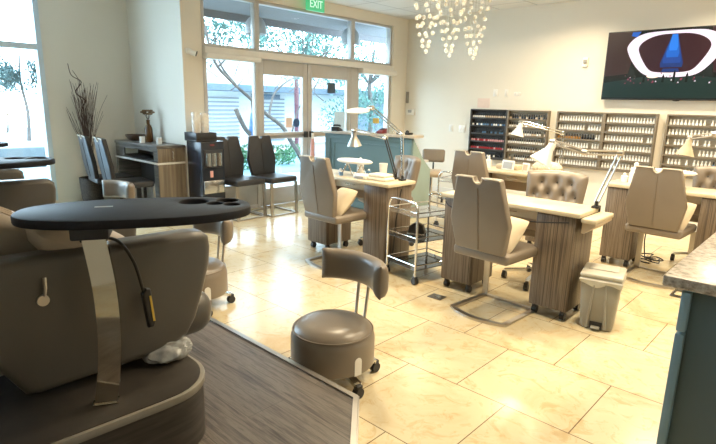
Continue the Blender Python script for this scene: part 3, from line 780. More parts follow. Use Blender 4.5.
# ------------------------------------------------------------------ step trash bin
o = thing('trash_bin', 'light grey step bin lined with a plastic bag', 'trash bin', (-1.098, 3.70, 0), math.radians(12))
o.scale = (1.12, 1.0, 1.0)
def frustum(mb, w0, d0, w1, d1, z0, z1, bev=.02):
    A = [(-w0 / 2, -d0 / 2, z0), (w0 / 2, -d0 / 2, z0), (w0 / 2, d0 / 2, z0), (-w0 / 2, d0 / 2, z0), (-w1 / 2, -d1 / 2, z1), (w1 / 2, -d1 / 2, z1), (w1 / 2, d1 / 2, z1), (-w1 / 2, d1 / 2, z1)]
    v = [mb.bm.verts.new(p) for p in A]
    fs = [mb.bm.faces.new([v[k] for k in q]) for q in ((3, 2, 1, 0), (4, 5, 6, 7), (0, 1, 5, 4), (1, 2, 6, 5), (2, 3, 7, 6), (3, 0, 4, 7))]
    if bev: bmesh.ops.bevel(mb.bm, geom=list({e for f in fs for e in f.edges}), offset=bev, segments=3, profile=.5, affect='EDGES')
mb = MB(); frustum(mb, .185, .225, .225, .285, 0, .365); bd = mb.build('body', 'grey_plastic', o)
mb = MB(); mb.prism([(-.06, .02), (-.035, .34), (-.027, .34), (-.045, .02)], -.149, -.118, 'y', bev=.003); mb.prism([(.06, .02), (.035, .34), (.027, .34), (.045, .02)], -.149, -.118, 'y', bev=.003); mb.build('rib', 'grey_plastic', bd)
mb = MB(); mb.b2(-.035, .035, -.122, -.1, .012, .06); mb.build('pedal_recess', 'black_matte', bd)
mb = MB(); mb.b2(-.025, .025, -.155, -.10, .018, .032, bev=.004); mb.build('pedal', 'grey_plastic', o)
mb = MB(); mb.b2(-.12, .12, -.15, .15, .372, .405, bev=.014, seg=3); mb.b2(-.085, .085, -.03, .12, .40, .412, bev=.005); mb.build('lid', 'grey_lid', o)
mb = MB()
N = 48; rings = []
for (z, k_) in ((.372, 1.0), (.36, 1.06), (.345, 1.05), (.325, 1.02)):
    ring = []
    for k in range(N):
        a = 2 * PI * k / N; c_, s_ = math.cos(a), math.sin(a)
        ex = max(abs(c_), abs(s_)); px, py = c_ / ex * .114, s_ / ex * .144
        wv = 1 + .025 * math.sin(a * 11) * (.372 - z) / .05; dz = .022 * math.sin(a * 5 + 1) * (.7 if z < .35 else 0)
        ring.append(mb.bm.verts.new((px * k_ * wv, py * k_ * wv, z + dz)))
    rings.append(ring)
for A, B in zip(rings, rings[1:]):
    for k in range(N): mb.bm.faces.new((A[k], A[(k + 1) % N], B[(k + 1) % N], B[k]))
mb.build('bag_liner', 'bag', o)

# floor outlet plate between chair and trolley
o = thing('floor_outlet', 'small square metal outlet plate set in the tile floor', 'floor outlet', (-2.20, 3.31, 0), .05)
MB().b2(-.06, .06, -.05, .05, 0, .004, bev=.001).build('plate', 'leather_grey', o)
for s in (-1, 1): MB().cyl((s * .02, 0, .0035), (s * .02, 0, .006), .014, n=16).build('cap', 'steel_plate', o)

# ------------------------------------------------------------------ pedicure stools
def make_stool(label):
    t = thing('pedicure_stool', label, 'stool', group='taupe pedicure stools')
    R = .230
    prof = [(0, .352), (.08, .351), (.145, .343), (.190, .325), (.217, .298), (R, .258), (R, .115), (R - .012, .115), (R - .014, .26), (0, .26)]
    mb = MB(); mb.lathe(prof, n=56)
    # notch in the skirt for the lever
    dead = [f for f in mb.bm.faces if f.calc_center_median().z < .235 and abs(math.atan2(f.calc_center_median().y, f.calc_center_median().x) - math.radians(8)) < .001]
    st = mb.build('seat', 'leather', t)
    MB().tube([( (R - .011) * math.cos(a), (R - .011) * math.sin(a), .299) for a in [2 * PI * k / 56 for k in range(56)]], .004, 6, closed=True).build('piping', 'leather', st)
    nt_ = MB()
    a0 = math.radians(-6)
    arch = [(-.022, .113), (-.022, .19)] + [(-.022 * math.cos(q), .19 + .022 * math.sin(q)) for q in [PI * k / 6 for k in range(1, 6)]] + [(.022, .19), (.022, .113)]
    Mx = Matrix.Rotation(a0, 4, 'Z') @ Matrix.Translation((R - .006, 0, 0)) @ Matrix.Rotation(PI / 2, 4, 'Z')
    nt_.prism(arch, -.008, .008, 'y', M=Mx); nt_.build('skirt_notch', 'white_plastic', st)
    # curved back bar on two rods
    def fn(u, v, sd):
        ang = (u * 2 - 1) * .90
        rad = .30; rim = max(0, (1 - abs(2 * u - 1) ** 14) * (1 - abs(2 * v - 1) ** 3.5)) ** .5
        th = .004 + .040 * rim
        return Vector(((rad + sd * th) * math.sin(ang), -.02 + (rad + sd * th) * math.cos(ang) - .05, .495 + .18 * v))
    MB().solid(fn, 28, 14).build('backrest', 'leather', t, sharp=60)
    for s in (-1, 1):
        mb = MB(); mb.tube([(s * .035, .15, .24), (s * .035, .205, .30), (s * .04, .235, .54)], .009, 8); mb.build('back_rod', 'brushed', t)
    MB().cyl((0, 0, .06), (0, 0, .26), .03, n=16).build('gas_column', 'chrome', t)
    for k in range(5):
        a = 2 * PI * k / 5 - .15; d = Vector((math.cos(a), math.sin(a), 0))
        mb = MB(); mb.bar([d * .02 + Vector((0, 0, .095)), d * .15 + Vector((0, 0, .085)), d * .25 + Vector((0, 0, .068))], .04, .022); lg = mb.build('leg', 'chrome', t)
        mb = MB(); caster(mb, d.x * .25, d.y * .25, .028); mb.build('caster', 'black_plastic', lg)
    return t
s1 = make_stool('taupe round stool with curved back beside the dark platform edge')
at(s1, (-1.89, 1.85, 0), math.radians(-3))
dup(s1, (-3.34, 1.85, 0), math.radians(-3), 'taupe round stool half hidden behind the large black tray')
dup(s1, (-5.25, 1.98, 0), math.radians(8), 'taupe round stool glimpsed below and above the large black tray')
s4 = thing('rolling_stool', 'grey rolling stool with tilted backrest against the far wall', 'stool', (-4.78, 6.83, 0), math.radians(-150))
MB().pad((0, .0, .44), (.36, .36, .11), e=6, puff=.4).build('seat', 'leather_beige', s4)
MB().box((0, -.20, .70), (.36, .09, .21), bev=.035, seg=4, M=rot(.30)).build('backrest', 'leather', s4)
MB().tube(smooth_path([(0, -.1, .40), (0, -.22, .44), (0, -.23, .64)]), .012, 8).build('back_rod', 'black_plastic', s4)
MB().cyl((0, 0, .08), (0, 0, .40), .028).build('gas_column', 'chrome', s4)
for k in range(5):
    a = 2 * PI * k / 5; d = Vector((math.cos(a), math.sin(a), 0))
    lg = MB().bar([d * .02 + Vector((0, 0, .10)), d * .24 + Vector((0, 0, .07))], .035, .022).build('leg', 'chrome', s4)
    mb = MB(); caster(mb, d.x * .24, d.y * .24); mb.build('caster', 'black_plastic', lg)

# ------------------------------------------------------------------ pedicure chairs (local origin at the near front corner of the plinth)
def make_pedi(label):
    t = thing('pedicure_chair', label, 'pedicure chair', group='taupe pedicure chairs')
    P0, P1 = .18, .43
    def outline(e=0.):
        r = .20; pts = [(-1.15, -.9), (.0 + e, -.9), (.02 + e, -.3), (.04 + e, .1)]
        cx, cyy = .04 + e - r, .15
        pts += [(cx + r * math.cos(a), cyy + (r + e) * math.sin(a)) for a in [PI / 2 * k / 10 for k in range(11)]]
        pts += [(-1.15, .15 + r + e)]
        return pts
    mb = MB(); mb.prism(outline(-.006), P0 + .0, P1 - .03, 'z'); pl = mb.build('plinth', 'plinth_wood', t)
    mb = MB(); mb.prism(outline(), P1 - .03, P1, 'z', bev=.004); mb.build('plinth_cap', 'plinth_trim', pl)
    mb = MB(); mb.prism(outline(-.014), P1 + .0, P1 + .003, 'z'); mb.build('deck', 'plinth_wood', pl)
    prof = [(-.62, .975), (.40, .957), (.455, .950), (.482, .926), (.488, .88), (.480, .80), (.450, .70), (.405, .575), (.360, .51), (.29, .478), (.20, .468), (-.20, .468), (-.245, .478), (-.33, .62), (-.62, .70)]
    for x0 in (-.36, -1.06):
        mb = MB(); mb.prism(prof, x0, x0 + .12, 'x', bev=.035, seg=5); a_ = mb.build('armrest', 'leather_grey', t)
        if x0 > -.5:
            mb = MB(); mb.cyl((x0 + .118, -.17, .815), (x0 + .134, -.17, .815), .019, n=20); mb.tube([(x0 + .13, -.165, .83), (x0 + .142, -.163, .86), (x0 + .135, -.160, .895)], .006, 8); mb.build('recline_knob', 'brushed', a_)
    mb = MB(); mb.box((-.59, .02, .62), (.56, .80, .17), bev=.05, seg=4); mb.build('seat', 'leather', t)
    mb = MB(); mb.prism([(-.55, 1.22), (-.40, 1.235), (-.22, 1.09), (.0, .955), (.12, .86), (.17, .80), (.12, .70), (-.30, .68), (-.55, .75)], -.89, -.44, 'x', bev=.045, seg=4)
    bk = mb.build('backrest', 'seat_fabric', t)
    mb = MB()
    for x in (-.52, -.66, -.80): mb.tube(smooth_path([(x, -.40, 1.242), (x, -.22, 1.098), (x, .0, .963), (x, .12, .868)]), .005, 6)
    for y, z in ((-.26, 1.13), (-.10, 1.022), (.04, .935)): mb.tube([(-.86, y, z), (-.47, y, z)], .004, 6)
    mb.build('stitching', 'leather_beige', bk)
    MB().pad((-.405, .05, .93), (.24, .46, .17), e=3, M=rot(math.radians(-30), math.radians(8), 0)).build('side_pillow', 'leather_beige', t)
    mb = MB(); mb.box((-.62, .46, .50), (.42, .31, .22), bev=.10, seg=6); mb.build('leg_rest', 'leather_grey', t)
    mb = MB(); mb.lathe([(.0, .02), (.18, .02), (.20, .04), (.215, .065), (.222, .065), (.21, .03), (.19, .0), (0, .0)], (-.58, .12, P1 + .004), 32); bs = mb.build('foot_basin', 'white_plastic', t)
    mb = MB(); mb.ball((0, 0, 0), 1., 4); rl = random.Random(5)
    for v_ in mb.bm.verts:
        c_ = v_.co; k_ = 1 + .10 * math.sin(7 * c_.x + 3 * c_.y) * math.sin(5 * c_.y + 2) + .09 * math.sin(13 * c_.x - 9 * c_.y + 4 * c_.z) 
        v_.co = Vector((-.27 + c_.x * .085 * k_, .275 + c_.y * .10 * k_, P1 + .004 + max(0., .032 + c_.z * .042 * k_)))
    mb.build('plastic_liner', 'liner', bs)
    return t
pc = make_pedi('taupe pedicure chair in the foreground, beside the chrome tray post')
at(pc, (-1.675, .66, 0))
dup(pc, (-4.95, .66, 0), label='taupe pedicure chair at far left beside the window')
dup(pc, (-3.60, .66, 0), label='taupe pedicure chair behind the foreground one, at left')

def ellipse_outline(a, b_, n=64, p=2.4):
    out = []
    for k in range(n):
        q = 2 * PI * k / n; c_, s_ = math.cos(q), math.sin(q)
        out.append((a * math.copysign(abs(c_) ** (2 / p), c_), b_ * math.copysign(abs(s_) ** (2 / p), s_)))
    return out
def make_tray(label):
    """origin on the plinth at the foot of the post; tray long axis along local x"""
    t = thing('tray_table', label, 'tray table', group='black oval tray tables')
    Z = .655; C = (.145, .125)
    holes = [(.19, .085, .056), (.265, .03, .029), (.315, .085, .040), (.325, .0, .029)]
    mb = MB(); bm = mb.bm
    loops = [[(C[0] + x, C[1] + y) for x, y in ellipse_outline(.392, .20)]] + [[(C[0] + hx + r * math.cos(2 * PI * k / 28), C[1] + hy + r * math.sin(2 * PI * k / 28)) for k in range(28)] for hx, hy, r in holes]
    es = []
    for L in loops:
        vs = [bm.verts.new((x, y, Z - .012)) for x, y in L]
        es += [bm.edges.new((vs[k], vs[(k + 1) % len(vs)])) for k in range(len(vs))]
    r_ = bmesh.ops.triangle_fill(bm, use_beauty=True, use_dissolve=False, edges=es)
    fs = [g for g in r_['geom'] if isinstance(g, bmesh.types.BMFace)]
    ex = bmesh.ops.extrude_face_region(bm, geom=fs)
    bmesh.ops.translate(bm, vec=(0, 0, .032), verts=[g for g in ex['geom'] if isinstance(g, bmesh.types.BMVert)])
    be = [e for e in bm.edges if e.calc_face_angle(0) > 1.2]
    bmesh.ops.bevel(bm, geom=be, offset=.007, segments=2, profile=.5, affect='EDGES')
    tp = mb.build('tabletop', 'tray_top', t)
    for hx, hy, r in holes:
        MB().lathe([(0, Z - .02), (r + .004, Z - .02), (r + .004, Z - .013), (0, Z - .013)], (C[0] + hx, C[1] + hy, 0), 28).build('cup_holder', 'black_plastic', tp)
    MB().b2(C[0] - .15, C[0] - .09, C[1] + .03, C[1] + .05, Z + .0195, Z + .0206).build('maker_plate', 'pendant_grey', tp)
    MB().b2(-.055, .06, -.045, .07, Z - .05, Z - .010, bev=.006).build('bracket', 'black_matte', t)
    path = smooth_path([(0, 0, 0), (.022, -.012, .13), (.034, -.018, .28), (.030, -.012, .44), (.008, .005, .61)], 8)
    mb = MB(); mb.sweep(path, [(-.036, -.016), (.036, -.016), (.036, .016), (-.036, .016)], up=(0, 1, 0))
    mb.build('post', 'mirror_chrome', t)
    mb = MB(); mb.b2(-.042, .042, -.022, .022, .0, .005, bev=.001); mb.build('foot_plate', 'mirror_chrome', t)
    return t
ty = make_tray('black oval tray table on curved chrome post, in the foreground')
at(ty, (-1.775, .615, .435), math.radians(62))
dup(ty, (-3.62, .55, .435), math.radians(82), 'black oval tray table at left, second from the camera')
dup(ty, (-5.05, .66, .435), math.radians(88), 'black oval tray table at far left, near the window')

o = thing('hanging_remote', 'black corded remote with yellow stripe hung over the near armrest', 'remote', (-1.90, .83, .735))
MB().tube(smooth_path([(-.02, -.20, .26), (.02, -.16, .275), (.03, -.09, .25), (.032, -.04, .16), (.032, -.015, .05), (.032, -.008, .03)]), .006, 8).build('cord', 'black_plastic', o)
MB().prism([(-.022, .03), (-.005, .05), (.012, .045), (.025, -.09), (.015, -.112), (-.005, -.11)], .018, .044, 'x', bev=.007, seg=3).build('body', 'black_plastic', o)
MB().prism([(.002, .02), (.010, .02), (.020, -.085), (.012, -.085)], .0445, .0465, 'x').build('stripe', 'gold_yellow', o)

# ------------------------------------------------------------------ console, water dispenser, left corner
o = thing('console_table', 'grey wood console with open knee space against the blue-lit wall', 'console', (-6.09, 2.95, 0))
L_ = 1.22; D_ = .375
MB().b2(-L_, 0, 0, D_, .90, .935, bev=.004).build('tabletop', 'console_wood', o)
mb = MB(); mb.b2(-L_, -.015, .012, .03, .855, .90, bev=.002); mb.b2(-L_, -.96, .012, .03, .73, .855); mb.b2(-.12, -.015, .012, .03, .73, .855); mb.build('front_rail', 'console_wood', o)
MB().b2(-L_ + .01, -.02, .31, .33, .36, .90).build('back_panel', 'rack_dark', o)
MB().b2(-L_, -.02, .012, D_, .73, .745).build('cubby_shelf', 'rack_dark', o)
MB().b2(-L_ - .004, .004, -.004, D_, .705, .728, bev=.004).build('ledge', 'white_plastic', o)  # shelf edge; its white stands in for light caught along it
MB().b2(-.13, -.015, .012, D_, .0, .705, bev=.003).build('pedestal', 'console_wood', o)
MB().b2(-L_, -L_ + .06, .012, D_, .0, .705, bev=.003).build('side_panel', 'console_wood', o)
mb = MB(); mb.b2(-.014, 0, .01, D_ - .01, .01, .703, bev=.002); mb.b2(-.014, 0, .01, D_ - .01, .730, .898, bev=.002)
ep = mb.build('end_panel', 'console_end', o)
mb = MB(); mb.tube(smooth_path([(.004, .20, .86), (.02, .20, .84), (.006, .20, .80), (.02, .20, .78), (.004, .20, .76)]), .008, 8); mb.build('pull', 'brushed', ep)
mb = MB(); mb.b2(-.66, -.56, .300, .311, .44, .56, bev=.004); mb.build('outlet_box', 'white_plastic', o)
o = tag(MB().lathe([(0, .012), (.05, .012), (.10, .035), (.125, .075), (.13, .095), (.123, .095), (.115, .07), (.09, .045), (0, .03), ], n=32).build('wooden_bowl', 'bowl_wood'), 'dark wooden bowl on the grey console', 'bowl'); o.location = (-7.03, 3.12, .925)
o = thing('flower_vase', 'brown glass bottle vase with dried flowers on the console', 'vase', (-6.76, 3.18, .935))
MB().lathe([(0, 0), (.045, 0), (.05, .02), (.05, .17), (.035, .215), (.022, .23), (.022, .275), (.028, .285), (.02, .285), (.018, .23), (0, .22)], n=24).build('vase', 'brown_glass', o)
mb = MB()
for k in range(6):
    a = k * 1.05; mb.tube(smooth_path([(0, 0, .2), (.01 * math.cos(a), .01 * math.sin(a), .30), (.05 * math.cos(a), .05 * math.sin(a), .36 + .02 * (k % 3))]), .003, 5)
st_ = mb.build('stem', 'twig', o)
for k in range(6):
    a = k * 1.05; mb = MB()
    for q in range(6):
        b_ = q * PI / 3; mb.ball((.05 * math.cos(a) + .024 * math.cos(b_), .05 * math.sin(a) + .024 * math.sin(b_), .365 + .02 * (k % 3)), .019, 1, (1, 1, .7))
    mb.build('flower', 'flower', o)
for x, y, lb in ((-6.66, 3.04, 'small white candle on console in front of brown vase'), (-6.36, 3.12, 'small white candle near right end of console')):
    q = thing('candle', lb, 'candle', (x, y, .935), 0, 'white candles on the console')
    MB().lathe([(0, 0), (.032, 0), (.034, .08), (.028, .078), (0, .07)], n=20).build('wax', 'white_plastic', q); MB().cyl((0, 0, .068), (0, 0, .085), .002, n=6).build('wick', 'black_plastic', q)
# twigs in a wicker basket
o = thing('twig_arrangement', 'tall dry twigs in a dark basket beside the left window', 'plant', (-7.33, 2.62, 0))
MB().lathe([(0, .01), (.10, .0), (.13, .15), (.145, .32), (.15, .45), (.135, .45), (.12, .3), (0, .25)], n=24).build('basket', 'wicker', o)
mb = MB(); r2 = random.Random(11)
for k in range(70):
    a = r2.uniform(0, 2 * PI); R = r2.uniform(.02, .30); h = r2.uniform(1.15, 1.72)
    dx, dy = R * math.cos(a) * .6, R * math.sin(a)
    p = [(dx * .15, dy * .15, .3)] + [(dx * q * q + r2.uniform(-.02, .02), dy * q * q + r2.uniform(-.02, .02), .3 + (h - .3) * q) for q in (.3, .55, .8, 1.)]
    limb(mb, p, .0038, .0018)
limb(mb, [(0, 0, .3), (-.02, -.02, .9), (0, -.05, 1.3), (.02, .0, 1.45), (.0, -.10, 1.55), (.03, -.03, 1.68), (.0, -.13, 1.76), (.0, -.16, 1.90)], .009, .004)
limb(mb, [(0, 0, .3), (.02, -.03, 1.0), (.0, -.02, 1.4), (.02, -.09, 1.55), (.0, -.04, 1.68), (.02, -.12, 1.82)], .008, .003)
mb.build('twigs', 'twig', o)
# security camera on the corner wall
o = thing('security_camera', 'white dome-front security camera on the corner wall', 'camera', (-6.063, 3.40, 2.07))
MB().cyl((0, 0, 0), (.02, 0, 0), .035, n=20).build('base', 'white_plastic', o)
MB().cyl((.02, 0, 0), (.075, .075, -.03), .034, n=20).build('housing', 'white_plastic', o); MB().cyl((.074, .0735, -.0295), (.080, .081, -.033), .031, n=20).build('lens', 'black_plastic', o)
# water dispenser
o = thing('water_dispenser', 'black upright coffee and water dispenser beside the waiting chairs', 'dispenser', (-5.69, 3.47, 0))
mb = MB(); mb.b2(-.34, 0, -.16, .16, .03, 1.00, bev=.012); bd = mb.build('body', 'dispenser_black', o)
MB().b2(-.335, -.005, -.155, .155, 0, .03).build('base', 'black_matte', o)
MB().b2(-.003, .012, -.125, .135, .68, .90, bev=.004).build('cup_bay', 'black_matte', bd)
for y in (-.07, .005, .08): MB().cyl((.012, y, .70), (.012, y, .86), .034, n=18).build('canister', 'chrome', bd)
MB().b2(-.002, .014, -.14, .14, .36, .52, bev=.004).build('drip_panel', 'steel_plate', bd)
MB().b2(-.002, .010, -.05, -.01, .56, .64, bev=.003).build('label_plate', 'pink_plastic', bd)
MB().b2(.0, .008, -.04, .02, .945, .965, bev=.002).build('badge', 'red_dark', bd)
o = thing('cup_tray', 'black tray of paper cups on top of the dispenser', 'tray', (-5.86, 3.41, 1.00))
mb = MB(); mb.b2(-.14, .14, -.14, .14, 0, .015, bev=.004)
for a_, b_ in (((-.14, .14), (-.14, -.128)), ((-.14, .14), (.128, .14)), ((-.14, -.128), (-.128, .128)), ((.128, .14), (-.128, .128))): mb.b2(*a_, *b_, .0155, .105, bev=.003)
mb.build('tray', 'black_plastic', o)
for k, (x, y, h) in enumerate(((.02, -.10, .33), (.0, -.03, .30), (.03, .04, .32), (0, .105, .30))):
    q = MB(); n_ = 4
    pr = [(0, .0), (.026, 0)]
    for j in range(n_): pr += [(.030, h * .45 + j * h * .14), (.036, h * .45 + j * h * .14 + .003), (.036, h * .45 + j * h * .14 + .009)]
    pr += [(.036, h), (.033, h), (.024, .01), (0, .01)]
    q.lathe(pr, n=20); c_ = q.build('paper_cup_stack', 'white_paper')
    tag(c_, 'stack of white paper cups in the black tray, ' + ('leftmost', 'second from left', 'third from left', 'rightmost')[k], 'paper cups', 'paper cup stacks on the dispenser'); c_.location = (-5.86 + x, 3.41 + y * .82, 1.017)

# ------------------------------------------------------------------ reception counter
o = thing('reception_counter', 'blue panelled reception counter with a stone ledge near the door', 'counter', (-5.55, 5.24, 0), math.radians(8))
W_ = 1.43
mb = MB(); mb.b2(0, W_, .0, .04, 0, 1.07, bev=.003); fr_ = mb.build('front', 'counter_blue', o)
mb = MB()
mb.b2(.0, W_, -.014, .001, 1.0, 1.07, bev=.003); mb.b2(.0, .09, -.014, .001, 0.1, 1.0, bev=.003); mb.b2(W_ - .10, W_, -.014, .001, .1, 1.0, bev=.003); mb.b2(0, W_, -.014, .001, 0, .12, bev=.003)
mb.b2(.14, W_ - .15, -.010, .001, .935, .955); mb.b2(.14, .16, -.010, .001, .18, .935); mb.b2(W_ - .17, W_ - .15, -.010, .001, .18, .935); mb.b2(.14, W_ - .15, -.010, .001, .16, .18)
mb.build('panel_moulding', 'counter_blue', fr_)
mb = MB(); mb.prism([(.02, 0), (.55, 0), (.55, .62), (.30, .80), (.03, 1.07), (.02, 1.07)], W_ - .03, W_, 'x', bev=.003); mb.build('end_panel', 'counter_teal', o)
mb = MB(); mb.prism([(.02, 0), (.55, 0), (.55, .62), (.30, .80), (.03, 1.07), (.02, 1.07)], 0, .03, 'x', bev=.003); mb.build('end_panel', 'counter_blue', o)
MB().b2(.03, W_ - .03, .04, .54, .72, .75, bev=.003).build('work_surface', 'counter_top', o)
MB().b2(-.04, W_ + .05, -.05, .22, 1.07, 1.105, bev=.008).build('ledge', 'counter_top', o)
def on_counter(u, v, z=1.105):
    a = math.radians(8); return (-5.55 + u * math.cos(a) - v * math.sin(a), 5.24 + u * math.sin(a) + v * math.cos(a), z)
o = thing('sign_holder', 'clear acrylic stand holding a white sheet, left end of counter', 'sign holder', on_counter(.19, .115), math.radians(8))
MB().b2(-.14, .14, -.03, .03, 0, .008).build('foot', 'clear_acrylic', o); MB().box((0, 0, .14), (.28, .006, .27), M=rot(-.1)).build('sheet_holder', 'clear_acrylic', o)
MB().box((-.04, .006, .14), (.19, .003, .25), M=rot(-.1)).build('sheet', 'white_paper', o)
o = thing('desk_phone', 'small black telephone on counter ledge before the white sheet', 'telephone', on_counter(.20, .0), .2)
MB().prism([(-.06, 0), (.06, 0), (.06, .02), (-.03, .06), (-.06, .06)], -.06, .06, 'x', bev=.006).build('body', 'black_plastic', o)
MB().tube(smooth_path([(-.05, .0, .065), (-.045, .0, .08), (.045, .0, .08), (.05, .0, .065)]), .013, 8).build('handset', 'black_plastic', o)
o = thing('yellow_card', 'small yellow card on a clip stand, right half of counter', 'card', on_counter(.82, .06), .1)
MB().box((0, 0, .165), (.10, .004, .07)).build('card', 'gold_yellow', o); MB().cyl((0, 0, .006), (0, 0, .14), .004, n=8).build('stem', 'chrome', o); MB().cyl((0, 0, 0), (0, 0, .008), .03).build('foot', 'chrome', o)
o = thing('card_terminal', 'dark red card terminal on right half of counter', 'card terminal', on_counter(.93, .04), .2)
MB().prism([(-.07, 0), (.07, 0), (.07, .07), (-.07, .03)], -.045, .045, 'x', bev=.008).build('body', 'red_dark', o); MB().box((0, .02, .06), (.06, .05, .006), M=rot(.28)).build('keypad', 'black_plastic', o)
q = bottle('hand_sanitizer', 'clear pump bottle between yellow card and card terminal', on_counter(1.06, .07), .03, .15, 'clear_acrylic', 'white_plastic')
o = thing('desk_tray', 'low black tray at the right end of counter ledge', 'tray', on_counter(1.27, .07), .15)
MB().b2(-.10, .10, -.05, .05, 0, .03, bev=.008).build('tray', 'black_plastic', o); MB().ball((.04, 0, .035), .025, 2).build('mouse', 'black_matte', o)
o = thing('floor_squeegee', 'pink and white pole standing at the counter corner by the door', 'pole', (-5.70, 5.12, 0), 0)
MB().cyl((0, 0, .006), (0, 0, .72), .025, n=14).build('lower_sleeve', 'white_plastic', o); MB().cyl((0, 0, .72), (0, 0, .98), .035, .028, n=14).build('pink_sleeve', 'pink_plastic', o); MB().cyl((0, 0, .98), (0, 0, 1.06), .02, n=14).build('grip', 'white_plastic', o)
MB().cyl((0, 0, 0), (0, 0, .008), .06).build('foot', 'white_plastic', o)
mb = MB(); mb.tube(smooth_path([(-5.93, 5.16, .62), (-5.90, 5.10, .45), (-5.90, 5.08, .2), (-5.88, 5.12, .03), (-5.75, 5.2, .008)]), .008, 6)
tag(mb.build('cable', 'black_plastic'), 'thin dark cable hanging by the left door leaf', 'cord')

# ------------------------------------------------------------------ granite counter at right
o = thing('granite_counter', 'blue cabinet counter with speckled granite top, right foreground', 'counter', (-.42, 2.10, 0))
MB().b2(.094, 1.2, .04, 1.3, .0, .862, bev=.003).build('cabinet_body', 'cabinet_blue', o)
MB().b2(.0, 1.25, .0, 1.34, .862, .905, bev=.008, seg=3).build('granite_top', 'granite', o)
for k in range(2):
    y0, y1 = .045 + k * .62, .655 + k * .62
    d_ = MB().b2(.064, .095, y0 - .03, y1 - .005, .70, .853, bev=.004).build('drawer', 'cabinet_face', o)
    MB().tube([(.066, y0 + .22, .785), (.040, y0 + .22, .785), (.040, y0 + .39, .785), (.066, y0 + .39, .785)], .006, 8).build('handle', 'chrome', d_)
    d_ = MB().b2(.064, .095, y0 - .03, y1 - .005, .02, .690, bev=.004).build('door', 'cabinet_face', o)
MB().tube([(.066, .03, .825), (.030, .03, .825), (.030, .11, .825), (.066, .11, .825)], .006, 8).build('corner_latch', 'chrome', o)

# ------------------------------------------------------------------ back wall: television, racks, small fixtures
o = thing('television', 'large flat television on the wall showing a stage show', 'television', (-2.58, YB, 1.62))
TW, TH = 1.55, .865
MB().b2(0, TW, -.09, -.045, 0, TH, bev=.004).build('cabinet', 'black_plastic', o)
MB().b2(TW / 2 - .25, TW / 2 + .25, -.045, 0, .2, .6).build('wall_bracket', 'black_matte', o)
MB().lathe([(0, -.012), (.035, -.008), (.04, 0)], (TW * .58, -.065, 0), 16).build('sensor_eye', 'black_plastic', o)
def scr(mb, poly, layer, mi): mb.quad([(x, -.0912 - .0002 * layer, z) for x, z in poly], mi)
def ell(cx, cz, rx, rz_, n=48, e=2.): return [(cx + rx * math.copysign(abs(math.cos(2 * PI * k / n)) ** (2 / e), math.cos(2 * PI * k / n)), cz + rz_ * math.copysign(abs(math.sin(2 * PI * k / n)) ** (2 / e), math.sin(2 * PI * k / n))) for k in range(n)]
mb = MB(); ms = ['screen_dark', 'screen_white', 'screen_blue', 'screen_blue_dim', 'screen_maroon', 'screen_brown', 'screen_green', 'screen_glow', 'screen_red', 'screen_blue_mid', 'screen_blue_top']
scr(mb, [(.012, .012), (TW - .012, .012), (TW - .012, TH - .012), (.012, TH - .012)], 0, 0)
scr(mb, [(.012, .30), (.30, .33), (.40, TH - .012), (.012, TH - .012)], 1, 5)
scr(mb, [(TW - .30, .33), (TW - .012, .30), (TW - .012, TH - .012), (TW - .38, TH - .012)], 1, 4)
scr(mb, [(.012, .03), (TW - .012, .03), (TW - .012, .24), (1.1, .29), (.5, .29), (.012, .22)], 2, 6)
scr(mb, [(.36, .78), (.40, TH - .02), (.30, TH - .02), (.29, .80)], 2, 2)
cxr = .79
def half(pts):
    P = smooth_path([(x, z, 0) for x, z in pts], 5)
    return [(v.x, v.y) for v in P]
hi_ = half([(0, .80), (.15, .795), (.27, .765), (.36, .71), (.395, .645), (.375, .57), (.32, .47), (.25, .38), (.17, .345), (0, .335)])
ho_ = half([(0, .835), (.18, .835), (.34, .82), (.46, .765), (.53, .67), (.51, .58), (.44, .46), (.34, .35), (.22, .295), (0, .280)])
for sg_ in (-1, 1):
    for k in range(len(hi_) - 1):
        scr(mb, [(cxr + sg_ * hi_[k][0], hi_[k][1]), (cxr + sg_ * ho_[k][0], ho_[k][1]), (cxr + sg_ * ho_[k + 1][0], ho_[k + 1][1]), (cxr + sg_ * hi_[k + 1][0], hi_[k + 1][1])], 4, 1)
scr(mb, [(cxr - x, z) for x, z in hi_] + [(cxr + x, z) for x, z in hi_[::-1][1:-1]], 3, 4)
for q_, (hw, zb, mi_) in enumerate(((.16, .40, 3), (.125, .45, 9), (.085, .52, 2), (.055, .60, 10))):
    scr(mb, [(cxr - .03, .793), (cxr + .03, .793), (cxr + .03 + (hw - .03) * .75, zb + .05), (cxr + hw * .75, zb), (cxr - hw * .75, zb), (cxr - .03 - (hw - .03) * .75, zb + .05)], 5 + q_, mi_)
scr(mb, [(cxr - .10, .345), (cxr + .10, .345), (cxr + .085, .385), (cxr - .085, .385)], 9, 3)
scr(mb, ell(.60, .295, .07, .022, 20), 10, 7)
for k in range(46):
    x = rnd.uniform(.2, 1.45); z = rnd.uniform(.20, .34); s_ = rnd.uniform(.004, .012)
    scr(mb, [(x - s_, z - s_), (x + s_, z - s_), (x + s_ * .5, z + s_), (x - s_ * .6, z + s_)], 11, rnd.choice([8, 8, 4, 6, 1]))
for x, h_ in ((.84, .15), (.72, .10), (.98, .12), (.50, .10)): scr(mb, [(x - .012, .22), (x + .014, .22), (x + .016, .22 + h_ * .7), (x + .004, .22 + h_), (x - .010, .22 + h_ * .7)], 12, 0)
mb.build('screen', ms, o)

